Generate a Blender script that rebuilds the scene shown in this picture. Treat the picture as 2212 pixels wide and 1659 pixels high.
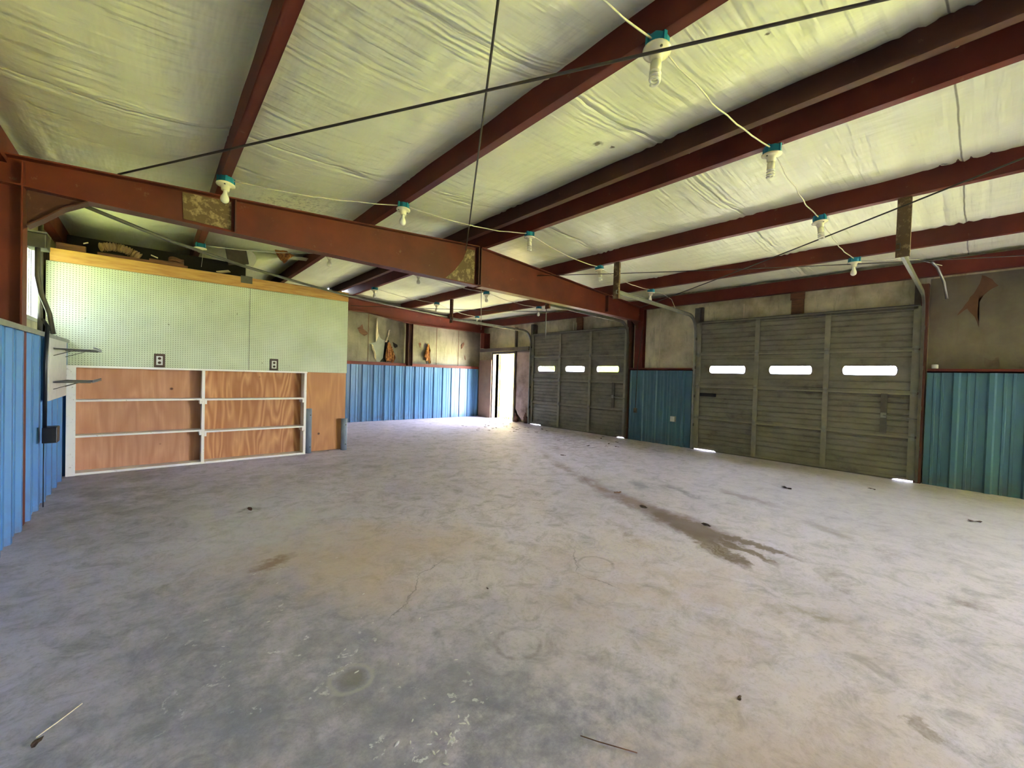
import bpy, bmesh, math, random
from mathutils import Vector, Matrix, noise as mnoise
random.seed(7)
D = bpy.data
SC = bpy.context.scene
for o in list(D.objects): D.objects.remove(o)
COL = SC.collection
PI = math.pi

# ------------------------------------------------------------------ camera
W_PX, F_PX = 2212, 890.1
YAW, PITCH, ROLL, CAM_H = math.radians(41.095), math.radians(1.005), math.radians(1.663), 1.295
cam = D.cameras.new('camera'); cam_o = D.objects.new('camera', cam); COL.objects.link(cam_o)
cam.sensor_width = 36; cam.lens = 36 * F_PX / W_PX; cam.clip_start = .02; cam.clip_end = 400
fw = Vector((math.sin(YAW)*math.cos(PITCH), math.cos(YAW)*math.cos(PITCH), -math.sin(PITCH)))
rt = Vector((math.cos(YAW), -math.sin(YAW), 0)); up = rt.cross(fw)
r2 = rt*math.cos(ROLL) + up*math.sin(ROLL); u2 = -rt*math.sin(ROLL) + up*math.cos(ROLL)
m = Matrix((r2, u2, -fw)).transposed().to_4x4(); m.translation = (0, 0, CAM_H)
cam_o.matrix_world = m
SC.camera = cam_o

# ------------------------------------------------------------------ sky, sun, exposure
world = D.worlds.new('sky'); SC.world = world; world.use_nodes = True
wn = world.node_tree; wn.nodes.clear()
bg = wn.nodes.new('ShaderNodeBackground'); wo = wn.nodes.new('ShaderNodeOutputWorld')
bg.inputs[0].default_value = (.80, .84, 1.12, 1); bg.inputs[1].default_value = 2.6
wn.links.new(bg.outputs[0], wo.inputs[0])
sun = D.lights.new('sun', 'SUN'); sun.energy = 14.0; sun.angle = .01; sun.color = (1, .95, .84)
sun_o = D.objects.new('sun', sun); COL.objects.link(sun_o)
sun_o.rotation_euler = Vector((.12, -.62, -.78)).to_track_quat('-Z', 'Y').to_euler()
SC.view_settings.view_transform = 'Standard'; SC.view_settings.look = 'None'
SC.view_settings.gamma = 1; SC.view_settings.use_curve_mapping = False
SC.view_settings.exposure = 4.95

def portal(name, loc, direction, sx, sy):
    l = D.lights.new(name, 'AREA'); l.shape = 'RECTANGLE'; l.size = sx; l.size_y = sy
    l.cycles.is_portal = True
    o = D.objects.new(name, l); COL.objects.link(o); o.location = loc
    o.rotation_euler = Vector(direction).to_track_quat('-Z', 'Y').to_euler()

# room numbers (metres)
XL, XR = -.75, 7.90          # inner faces of the ribbed liner
WL, WR = -.97, 8.04          # inner faces of the insulation above it
Y0, YF, YB, WB = -6.60, 4.97, 10.71, 10.86
YN = -.80                    # next frame, just behind the camera
XC = 3.57
ROOF0, SLOPE = 3.19, .07
def roof(x): return ROOF0 - SLOPE*abs(x-XC)       # underside of the purlins
OPEN0, OPEN1, OPENZ = -6.5, -3.2, 2.5              # open overhead doorway in the right wall behind the camera
portal('portal_front', (8.25, (OPEN0+OPEN1)/2, OPENZ/2), (-1, 0, 0), OPENZ, OPEN1-OPEN0)
portal('portal_side', (8.15, 9.5, 1.0), (-1, 0, 0), 1.0, 2.0)
portal('portal_window', (-1.10, 6.6, 2.18), (1, 0, 0), .88, .73)

# ------------------------------------------------------------------ materials
def lin(c):
    c = c/255
    return c/12.92 if c <= .04045 else ((c+.055)/1.055)**2.4
def rgb(*c): return tuple(lin(v) for v in c) + (1,)
class NT:
    def __init__(s, name):
        s.m = D.materials.new(name); s.m.use_nodes = True; s.t = s.m.node_tree
        s.b = s.t.nodes['Principled BSDF']; s._pos = None
    def n(s, typ, **k):
        x = s.t.nodes.new('ShaderNode'+typ)
        for a, v in k.items(): setattr(x, a, v)
        return x
    def l(s, a, b): s.t.links.new(a, b)
    def put(s, inp, v):
        if isinstance(v, bpy.types.NodeSocket): s.l(v, inp)
        else: inp.default_value = v
    def pos(s):
        if not s._pos: s._pos = s.n('NewGeometry').outputs['Position']
        return s._pos
    def math(s, op, a, b=0., c=0., clamp=False):
        x = s.n('Math', operation=op); x.use_clamp = clamp
        s.put(x.inputs[0], a); s.put(x.inputs[1], b)
        if op in ('MULTIPLY_ADD', 'WRAP', 'PINGPONG', 'SMOOTH_MIN'): s.put(x.inputs[2], c)
        return x.outputs[0]
    def vm(s, op, a, b):
        x = s.n('VectorMath', operation=op); s.put(x.inputs[0], a); s.put(x.inputs[1], b)
        return x.outputs['Value'] if op in ('LENGTH', 'DOT_PRODUCT', 'DISTANCE') else x.outputs[0]
    def scaled(s, v, sc=(1, 1, 1), off=(0, 0, 0), rot=(0, 0, 0)):
        x = s.n('Mapping'); s.l(v, x.inputs[0]); x.inputs[3].default_value = sc
        x.inputs[1].default_value = off; x.inputs[2].default_value = rot
        return x.outputs[0]
    def noise(s, scale, detail=4, rough=.55, vec=None, dist=0., out=0):
        x = s.n('TexNoise'); x.inputs['Scale'].default_value = scale; x.inputs['Detail'].default_value = detail
        x.inputs['Roughness'].default_value = rough; x.inputs['Distortion'].default_value = dist
        s.l(vec or s.pos(), x.inputs['Vector']); return x.outputs[out]
    def ramp(s, v, lo, hi, a=0., b=1.):
        x = s.n('MapRange'); x.clamp = True; s.put(x.inputs[0], v)
        for i, k in zip((1, 2, 3, 4), (lo, hi, a, b)): x.inputs[i].default_value = k
        return x.outputs[0]
    def mix(s, f, a, b, mode='MIX'):
        x = s.n('Mix', data_type='RGBA', blend_type=mode); x.clamp_factor = True
        s.put(x.inputs[0], f); s.put(x.inputs[6], a); s.put(x.inputs[7], b); return x.outputs[2]
    def sep(s, v):
        x = s.n('SeparateXYZ'); s.l(v, x.inputs[0]); return x.outputs
    def bump(s, h, strength=.3, dist=.01):
        x = s.n('Bump'); s.l(h, x.inputs['Height']); x.inputs['Strength'].default_value = strength
        x.inputs['Distance'].default_value = dist; s.l(x.outputs[0], s.b.inputs['Normal'])
    def fin(s, col, rough=.6, metal=0., spec=.5):
        s.put(s.b.inputs['Base Color'], col); s.put(s.b.inputs['Roughness'], rough)
        s.b.inputs['Metallic'].default_value = metal; s.b.inputs['Specular IOR Level'].default_value = spec
        return s.m
def plain(name, c, rough=.6, metal=0., var=.12, scale=6, spec=.4):
    t = NT(name); f = t.ramp(t.noise(scale), .3, .7)
    d = tuple(v*(1-var*2) for v in c[:3]) + (1,)
    return t.fin(t.mix(f, d, c), rough, metal, spec)
M = {}
def steel_red(name, a, b):
    t = NT(name)
    f = t.ramp(t.noise(3, 6), .35, .7); col = t.mix(f, a, b)
    spots = t.ramp(t.noise(9, 6, .7), .64, .70); col = t.mix(t.math('MULTIPLY', spots, .5), col, rgb(120, 92, 70))
    f2 = t.ramp(t.noise(1.3, 3), .5, .75); col = t.mix(t.math('MULTIPLY', f2, .3), col, rgb(80, 56, 40))
    return t.fin(col, .55, 0, .35)
M['red'] = steel_red('red_oxide_steel', rgb(84, 30, 16), rgb(106, 41, 22))
M['reddark'] = steel_red('brown_oxide_steel', rgb(70, 36, 24), rgb(86, 48, 33))
M['plate'] = (lambda t: t.fin(t.mix(t.ramp(t.noise(14, 6, .7), .5, .62), rgb(92, 72, 44), rgb(150, 128, 92)), .7))(NT('bare_rusty_plate'))
M['galv'] = plain('galvanised_steel', rgb(142, 142, 130), .45, .5, .15, 9)
M['stile'] = plain('grey_steel_stile', rgb(138, 134, 112), .5, .2, .12, 9)
M['galvdark'] = plain('dull_galvanised_steel', rgb(95, 92, 78), .5, .3, .15, 9)
M['cable'] = plain('dark_steel_rod', rgb(72, 66, 54), .6, .2)
M['romex'] = plain('cream_cable', rgb(205, 200, 170), .5)
M['white'] = plain('white_paint', rgb(205, 203, 190), .5, 0, .06, 12)
M['shelfwhite'] = (lambda t: t.fin(t.mix(t.ramp(t.noise(25, 5, .7), .62, .70), rgb(236, 232, 220), rgb(190, 178, 158)), .6))(NT('worn_white_paint'))
M['ceramic'] = plain('cream_ceramic', rgb(225, 218, 180), .25, 0, .03)
M['bulb'] = plain('frosted_bulb', rgb(232, 228, 205), .2, 0, .03)
M['bluebox'] = plain('blue_plastic_box', rgb(30, 128, 150), .4, 0, .1)
M['black'] = plain('black_plastic', rgb(22, 26, 34), .4)
M['brownplate'] = plain('brown_outlet_plate', rgb(78, 58, 38), .5)
M['wire'] = plain('zinc_wire', rgb(150, 152, 150), .4, .3)
M['rubber'] = plain('black_rubber', rgb(30, 29, 30), .8)
M['pipe'] = plain('grey_painted_pipe', rgb(128, 140, 150), .5, 0, .1, 10)
M['lumber'] = (lambda t: t.fin(t.mix(t.ramp(t.noise(4, 5, .6, t.scaled(t.pos(), (1, 1, 9))), .35, .7), rgb(196, 152, 82), rgb(168, 118, 58)), .7))(NT('yellow_lumber'))
M['darkwood'] = (lambda t: t.fin(t.mix(t.ramp(t.noise(5, 5, .6, t.scaled(t.pos(), (1, 1, 9))), .35, .7), rgb(112, 72, 44), rgb(70, 46, 30)), .8))(NT('dark_old_wood'))
M['greywood'] = (lambda t: t.fin(t.mix(t.ramp(t.noise(5, 5, .6), .35, .7), rgb(104, 92, 76), rgb(78, 68, 56)), .85))(NT('grey_old_wood'))
M['cardboard'] = plain('tan_board', rgb(140, 110, 84), .85, 0, .08, 5)
M['fibreglass'] = (lambda t: (t.bump(t.noise(40, 6, .7), .8, .02), t.fin(t.mix(t.ramp(t.noise(16, 6, .7), .4, .6), rgb(190, 132, 66), rgb(112, 62, 34)), .95))[1])(NT('fibreglass_batt'))
M['ruststain'] = plain('rusty_brown_facing', rgb(100, 70, 44), .9, 0, .15, 9)
M['hose'] = plain('tan_hose', rgb(150, 118, 84), .8, 0, .2, 12)
M['paper'] = plain('cream_paper', rgb(215, 200, 165), .8)
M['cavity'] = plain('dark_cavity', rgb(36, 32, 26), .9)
M['foil'] = plain('grey_foil_back', rgb(150, 152, 140), .5, .2)
M['leaf'] = plain('dead_leaf', rgb(70, 52, 36), .9)
M['pale'] = plain('pale_flake', rgb(225, 225, 218), .7)
M['door'] = (lambda t: (t.fin(t.mix(t.ramp(t.noise(2.2, 6, .65, t.scaled(t.pos(), (1, 1, 2.5))), .35, .68), rgb(128, 124, 104), t.mix(t.ramp(t.noise(7, 6, .7), .5, .7), rgb(104, 99, 80), rgb(74, 69, 54))), .5, .25)))(NT('dirty_steel_door'))
M['creamdoor'] = plain('cream_painted_door', rgb(206, 180, 66), .5, 0, .03)
def glass():
    t = NT('door_glass'); t.b.inputs['Transmission Weight'].default_value = 1; t.b.inputs['IOR'].default_value = 1.0
    t.b.inputs['Roughness'].default_value = 0; return t.fin((.93, .96, .93, 1), 0.0)
M['glass'] = glass()
M['glass_dimming'] = (lambda g: g)(glass()); M['glass_dimming'].name = 'light_dimming_glass'
M['glass_dimming'].node_tree.nodes['Principled BSDF'].inputs['Base Color'].default_value = (.15, .17, .19, 1)  # dark tint added to cut the daylight through the left window
def insulation(name, c, dirty, amount=.55, wrinkle=True):
    t = NT(name); f = t.ramp(t.noise(.8, 5, .6), .42, .72)
    col = t.mix(t.math('MULTIPLY', f, amount), c, dirty)
    s = t.ramp(t.noise(3.5, 8, .75), .62, .74); col = t.mix(t.math('MULTIPLY', s, .45*amount), col, rgb(96, 88, 66))
    if wrinkle:
        a = t.noise(7, 3, .5, t.scaled(t.pos(), (1, .2, 1))); b = t.noise(9, 2, .5, t.scaled(t.pos(), (.15, 2.4, 1)))
        hgt = t.math('ADD', a, t.math('MULTIPLY', b, .8))
        if name.startswith('vinyl_roof'):
            yy = t.math('ADD', t.sep(t.pos())[1], t.math('MULTIPLY', t.math('SUBTRACT', t.noise(1.1, 3), .5), .22))
            rip = t.math('SINE', t.math('MULTIPLY', t.math('ADD', yy, t.math('MULTIPLY', t.noise(3, 2), .03)), 150.))
            for y0 in (1.92, 3.9, 5.75, -.6):
                dd = t.math('ABSOLUTE', t.math('SUBTRACT', yy, y0)); gate = t.ramp(t.noise(1.3, 2, .5), .42, .55)
                hgt = t.math('ADD', hgt, t.math('MULTIPLY', t.math('MULTIPLY', rip, t.ramp(dd, .03, .17, 1, 0)), t.math('MULTIPLY', gate, .22)))
                hgt = t.math('SUBTRACT', hgt, t.ramp(dd, .0, .02, .9, 0))
        t.bump(hgt, .6, .03)
    p = t.pos(); sx, sy, sz = t.sep(p)[0], t.sep(p)[1], None
    if name.startswith('vinyl_roof'):
        wob = t.math('MULTIPLY', t.math('SUBTRACT', t.noise(1.2, 3), .5), .05)
        for y0, x0 in ((.19, 2.6), (-2.4, -1), (6.9, 4)):
            dd = t.math('ABSOLUTE', t.math('ADD', t.math('SUBTRACT', sy, y0), wob))
            ln = t.math('MULTIPLY', t.ramp(dd, .003, .008, 1, 0), t.ramp(sx, x0, x0+.1))
            col = t.mix(t.math('MULTIPLY', ln, .8), col, rgb(96, 88, 62))
        for cx, cy, r, k in ((2.80, 2.20, .05, .9), (2.95, 2.17, .03, .9), (1.1, 5.3, .35, .0), (1.2, 5.15, .5, .5), (5.2, .3, .03, .8), (2.55, .85, .02, .9), (3.6, 1.5, .02, .9)):
            q = t.vm('LENGTH', t.vm('SUBTRACT', t.vm('MULTIPLY', t.vm('ADD', p, t.vm('MULTIPLY', t.vm('SUBTRACT', t.noise(14, 3, out=1), (.5, .5, .5)), (.09, .09, 0))), (1, 1, 0)), (cx, cy, 0)), (0, 0, 0))
            mk_ = t.ramp(q, r*.5, r, 1, 0)
            if r > .2: mk_ = t.math('MULTIPLY', mk_, t.ramp(t.noise(22, 5, .7), .52, .6))
            col = t.mix(t.math('MULTIPLY', mk_, k), col, rgb(92, 80, 52))
    return t.fin(col, .42, 0, .35)
M['ceil'] = insulation('vinyl_roof_insulation', rgb(230, 230, 192), rgb(204, 200, 160), .55)
def wall_ins(name='vinyl_wall_insulation', a=rgb(218, 208, 170), b=rgb(150, 138, 104)):
    t = NT(name); p = t.pos()
    f = t.ramp(t.noise(1.1, 6, .65), .40, .66); col = t.mix(f, a, b)
    st = t.ramp(t.noise(3, 5, .7, t.scaled(p, (3, 3, .5))), .56, .74)
    col = t.mix(t.math('MULTIPLY', st, .6), col, rgb(92, 78, 54))
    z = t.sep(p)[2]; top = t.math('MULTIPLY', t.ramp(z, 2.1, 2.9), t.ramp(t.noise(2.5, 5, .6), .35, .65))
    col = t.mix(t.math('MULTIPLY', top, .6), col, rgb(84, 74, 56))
    t.bump(t.noise(4, 3, .5, t.scaled(p, (2, 2, .4))), .4, .03)
    return t.fin(col, .5)
M['wallins'] = wall_ins()
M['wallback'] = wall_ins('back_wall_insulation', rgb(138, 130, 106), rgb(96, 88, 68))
M['walldim_dirty'] = wall_ins('shaded_dirty_wall_insulation', rgb(110, 102, 78), rgb(78, 72, 54))  # darker copy of the wall facing: low light painted in along with grime
M['pinkins'] = (lambda t: t.fin(t.mix(t.ramp(t.noise(2.5, 6, .65), .4, .68), rgb(176, 152, 134), rgb(118, 98, 80)), .7))(NT('stained_insulation_sheet'))
def liner(name, c, lo, amt, ro=.3):
    t = NT(name); p = t.pos()
    f = t.ramp(t.noise(2.2, 5, .6, t.scaled(p, (1, 1, .5))), .35, .7); col = t.mix(t.math('MULTIPLY', f, .5), c, lo)
    low = t.math('MULTIPLY', t.ramp(t.sep(p)[2], .35, 0.), t.ramp(t.noise(6, 5, .7), .4, .62))
    col = t.mix(t.math('MULTIPLY', low, amt), col, rgb(78, 82, 84))
    return t.fin(col, ro, 0, .4)
M['liner'] = liner('blue_ribbed_liner', rgb(68, 122, 172), rgb(58, 104, 150), .6, .5)
M['liner_back'] = liner('light_blue_ribbed_liner', rgb(78, 120, 152), rgb(62, 100, 132), .5, .25)
M['liner_teal'] = liner('teal_ribbed_liner', rgb(72, 110, 124), rgb(58, 92, 106), .6, .42)
def pegboard():
    t = NT('perforated_hardboard'); p = t.pos()
    f = t.ramp(t.noise(1.6, 5, .6), .35, .7); col = t.mix(f, rgb(196, 204, 172), rgb(178, 186, 150))
    s = t.sep(p)
    def fr(o): return t.math('SUBTRACT', t.math('FRACT', t.math('MULTIPLY', t.math('ADD', o, 10.), 1/.0254)), .5)
    d = t.math('SQRT', t.math('ADD', t.math('POWER', fr(s[0]), 2.), t.math('POWER', fr(s[2]), 2.)))
    h = t.ramp(d, .14, .20, 1, 0)
    col = t.mix(t.math('MULTIPLY', h, .85), col, rgb(52, 54, 34))
    sp = t.ramp(t.noise(16, 3, .5), .70, .74); col = t.mix(t.math('MULTIPLY', sp, .7), col, rgb(90, 84, 50))
    return t.fin(col, .45, 0, .4)
M['peg'] = pegboard()
def plywood(name, seed, a, b, cc, rings=20., amt=.75):
    t = NT(name); p = t.pos()
    v = t.scaled(p, (1.0, 1.0, .15), (seed, 0, seed*2))
    nz = t.noise(1.9, 3, .5, v)
    w = t.math('FRACT', t.math('MULTIPLY', nz, rings)); w = t.math('ABSOLUTE', t.math('SUBTRACT', w, .5))
    g = t.ramp(w, .0, .42)
    fine = t.noise(60, 4, .6, t.scaled(p, (1, 1, .04)))
    col = t.mix(t.math('MULTIPLY', g, amt), a, b); col = t.mix(t.ramp(fine, .45, .75, 0, .45), col, b)
    col = t.mix(t.ramp(t.noise(1.6, 4), .5, .72, 0, .6), col, cc)
    vo = t.n('TexVoronoi'); vo.inputs['Scale'].default_value = 2.7; t.l(t.scaled(p, (1, 1, 1), (seed, 1.3, .4)), vo.inputs['Vector'])
    kn = t.ramp(vo.outputs['Distance'], .035, .065, 1, 0); col = t.mix(t.math('MULTIPLY', kn, .85), col, rgb(62, 34, 20))
    return t.fin(col, .6, 0, .3)
M['ply1'] = plywood('plywood_left', 3.1, rgb(206, 156, 120), rgb(172, 118, 84), rgb(182, 132, 102), 14., .55)
M['ply2'] = plywood('plywood_middle', 7.7, rgb(212, 160, 110), rgb(160, 100, 60), rgb(190, 138, 96))
M['ply3'] = plywood('plywood_right', 12.2, rgb(200, 146, 96), rgb(170, 114, 72), rgb(184, 130, 84), 16., .5)
def concrete():
    t = NT('stained_concrete'); p = t.pos()
    base = t.mix(t.ramp(t.noise(.55, 5, .6), .35, .65), rgb(206, 196, 208), rgb(182, 174, 188))
    base = t.mix(t.ramp(t.noise(2.2, 8, .7, dist=.6), .42, .68, 0, .55), base, rgb(214, 203, 212))
    base = t.mix(t.ramp(t.noise(5, 8, .75, dist=.8), .48, .66, 0, .6), base, rgb(126, 122, 120))
    base = t.mix(t.ramp(t.noise(14, 9, .8, dist=.5), .50, .70, 0, .5), base, rgb(132, 128, 128))
    base = t.mix(t.ramp(t.noise(45, 5, .7), .52, .75, 0, .45), base, rgb(116, 112, 110))
    nv = t.noise(5, 6, .65, out=1); nf = t.noise(16, 4, .6, out=1); n1 = t.noise(1.3, 5, .6, out=1)
    def warp(tex, amp):
        c = t.vm('SUBTRACT', tex, (.5, .5, .5)); return t.vm('MULTIPLY', c, (amp, amp, 0))
    pw = t.vm('ADD', t.vm('ADD', p, warp(nv, .35)), warp(nf, .10))
    pww = t.vm('ADD', p, warp(n1, 1.6)); pww = t.vm('ADD', pww, warp(nv, .5))
    def ell(cx, cy, ax, ay, ang, soft=.35, v=None):
        q = t.vm('SUBTRACT', v or pw, (cx, cy, 0)); a = math.radians(ang)
        u = t.math('DIVIDE', t.vm('DOT_PRODUCT', q, (math.cos(a), math.sin(a), 0)), ax)
        w = t.math('DIVIDE', t.vm('DOT_PRODUCT', q, (-math.sin(a), math.cos(a), 0)), ay)
        r = t.math('SQRT', t.math('ADD', t.math('POWER', u, 2.), t.math('POWER', w, 2.)))
        return t.ramp(r, 1-soft, 1+soft, 1, 0)
    def add(col, mask, c, k=1., brk=None):
        f = t.math('MULTIPLY', mask, k)
        if brk: f = t.math('MULTIPLY', f, brk)
        return t.mix(f, col, c)
    brk = t.ramp(t.noise(9, 8, .75), .38, .6); brk2 = t.ramp(t.noise(3.2, 6, .7), .35, .6)
    col = base
    for e, c, k, b in [
        ((.55, 1.5, .75, 1.0, 20, .5, pww), rgb(124, 126, 138), .7, brk2), ((.95, 1.0, .6, .5, 0, .6, pww), rgb(116, 116, 132), .7, brk),
        ((.15, 2.2, .5, .7, 10, .6, pww), rgb(126, 128, 132), .5, brk),
        ((1.05, 3.0, .75, .5, -30, .6, pww), rgb(198, 172, 142), .6, None), ((2.4, 1.3, .6, .9, 30, .6, pww), rgb(186, 164, 150), .5, brk2),
        ((1.5, .35, .6, .35, 0, .6, pww), rgb(184, 158, 136), .5, None),
        ((-.3, 5.6, .7, 1.2, 0, .6, pww), rgb(120, 114, 106), .6, brk2), ((1.5, 5.6, 1.3, .7, 10, .6, pww), rgb(134, 128, 112), .45, brk2),
        ((6.4, 5.6, 1.3, .5, 60, .7, pww), rgb(104, 90, 80), .7, brk), ((7.3, 5.2, .5, 2.8, 0, .6, pww), rgb(120, 108, 96), .5, brk),
        ((6.2, .4, 2.2, 2.8, 0, .7, pww), rgb(138, 136, 136), .7, None), ((.75, 4.0, .5, .8, 0, .6, pww), rgb(200, 198, 200), .6, brk2),  # first ellipse: shade painted on the right floor to offset its bright light
        ((4.6, 4.1, 1.0, .07, 60, .8), rgb(118, 94, 78), .6, brk2), ((4.1, 3.05, .55, .09, 62, .6), rgb(112, 84, 66), .8, brk2),
        ((3.88, 2.45, .42, .12, 74, .6), rgb(112, 86, 66), .8, None),
        ((3.66, 1.75, .48, .19, 76, .4), rgb(104, 84, 62), .95, None), ((3.42, 1.45, .40, .11, 55, .35), rgb(102, 84, 60), .9, None),
        ((3.30, 1.22, .22, .06, 50, .3), rgb(98, 80, 56), .95, None), ((3.50, 1.22, .30, .055, 68, .3), rgb(98, 80, 56), .95, None),
        ((3.66, 1.20, .30, .05, 88, .3), rgb(98, 80, 56), .95, None), ((3.05, 1.9, .22, .05, 60, .5), rgb(140, 120, 98), .6, brk),
        ((4.75, 2.35, .55, .07, 60, .6), rgb(112, 112, 116), .8, brk2), ((4.55, 2.75, .2, .08, 40, .6), rgb(118, 120, 126), .7, None),
        ((5.1, 1.75, .35, .07, 75, .6), rgb(122, 112, 108), .7, None),
        ((2.80, .62, .17, .05, -60, .6), rgb(128, 120, 84), .8, brk2), ((2.21, .10, .065, .045, 20, .25), rgb(118, 104, 78), .9, brk2),
        ((3.77, 0.0, .08, .05, 0, .5), rgb(112, 100, 86), .8, brk2), ((4.35, .45, .12, .08, 0, .5), rgb(128, 118, 108), .6, brk),
        ((3.45, .62, .22, .07, 20, .6), rgb(128, 116, 104), .6, brk), ((4.6, .9, .2, .06, 60, .6), rgb(128, 120, 112), .6, None),
        ((.62, 3.1, .12, .05, 20, .5), rgb(140, 112, 92), .8, None), ((.70, 4.4, .1, .06, 0, .5), rgb(96, 88, 78), .8, brk)]:
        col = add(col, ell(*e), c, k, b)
    # tyre tread print
    tr = ell(2.75, 1.75, .75, .16, -38, .4, p); wv = t.math('FRACT', t.math('MULTIPLY', t.vm('DOT_PRODUCT', pw, (.79, -.61, 0)), 22.))
    col = add(col, t.math('MULTIPLY', tr, t.ramp(wv, .3, .7)), rgb(204, 196, 182), .35)
    # ring stains with a rim
    for cx, cy, r in ((.648, 1.719, .085), (1.35, 1.45, .11), (2.35, 1.75, .12)):
        q = t.vm('LENGTH', t.vm('SUBTRACT', t.vm('ADD', p, warp(nf, .03)), (cx, cy, 0)), (0, 0, 0))
        rim = t.ramp(t.math('ABSOLUTE', t.math('SUBTRACT', q, r)), .004, .016, 1, 0)
        col = add(col, rim, rgb(190, 184, 172) if r < .1 else rgb(120, 112, 104), .6, brk2)
        if r < .1: col = add(col, t.ramp(q, .04, .07, 1, 0), rgb(120, 114, 106), .6)
    # paint drips and chips in the foreground
    vo = t.n('TexVoronoi'); vo.inputs['Scale'].default_value = 13; t.l(pw, vo.inputs['Vector'])
    zone = t.math('MAXIMUM', ell(.78, 1.22, .42, .24, -20, .6, p), t.math('MULTIPLY', ell(.5, 2.0, .5, .8, 20, .6, p), .8))
    gate = t.ramp(t.noise(4, 3), .48, .54)
    dots = t.math('MULTIPLY', t.ramp(vo.outputs['Distance'], .12, .20, 1, 0), gate)
    col = add(col, t.math('MULTIPLY', dots, zone), rgb(226, 226, 226), .85)
    # hairline cracks
    def crack(pts, w=.004):
        nonlocal col
        for (x0, y0), (x1, y1) in zip(pts, pts[1:]):
            L = math.hypot(x1-x0, y1-y0)
            col = add(col, ell((x0+x1)/2, (y0+y1)/2, L/2, w, math.degrees(math.atan2(y1-y0, x1-x0)), .6,
                               t.vm('ADD', t.vm('ADD', p, warp(nf, .05)), warp(nv, .12))), rgb(104, 99, 96), .6)
    crack([(1.55, 2.45), (1.3, 2.35), (1.1, 2.1), (.95, 2.02)])
    crack([(5.0, 3.9), (4.5, 3.7), (4.1, 3.2)])
    crack([(2.4, 2.0), (2.15, 1.75), (2.2, 1.45)])
    rough = t.ramp(t.noise(2.5, 6, .7), .3, .7, .56, .78)
    t.bump(t.math('ADD', t.noise(30, 6, .7), t.math('MULTIPLY', t.noise(4, 4), 1.5)), .22, .006)
    return t.fin(col, rough, 0, .45)
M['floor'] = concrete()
def grass_m():
    t = NT('lawn_grass'); col = t.mix(t.ramp(t.noise(1.1, 6, .7), .35, .65), rgb(160, 170, 62), rgb(128, 146, 48))
    col = t.mix(t.ramp(t.noise(14, 5, .7), .45, .65), col, rgb(186, 180, 104)); return t.fin(col, .9, 0, .1)
M['grass'] = grass_m()
M['foliage'] = (lambda t: t.fin(t.mix(t.ramp(t.noise(3, 6, .7), .4, .6), rgb(88, 116, 44), rgb(140, 158, 66)), .8))(NT('tree_foliage'))
M['bark'] = plain('bark', rgb(92, 74, 58), .9)
M['autumn'] = plain('orange_leaves', rgb(206, 132, 40), .8)
M['gravel'] = plain('pale_gravel', rgb(216, 210, 196), .9, 0, .1, 20)

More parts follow.
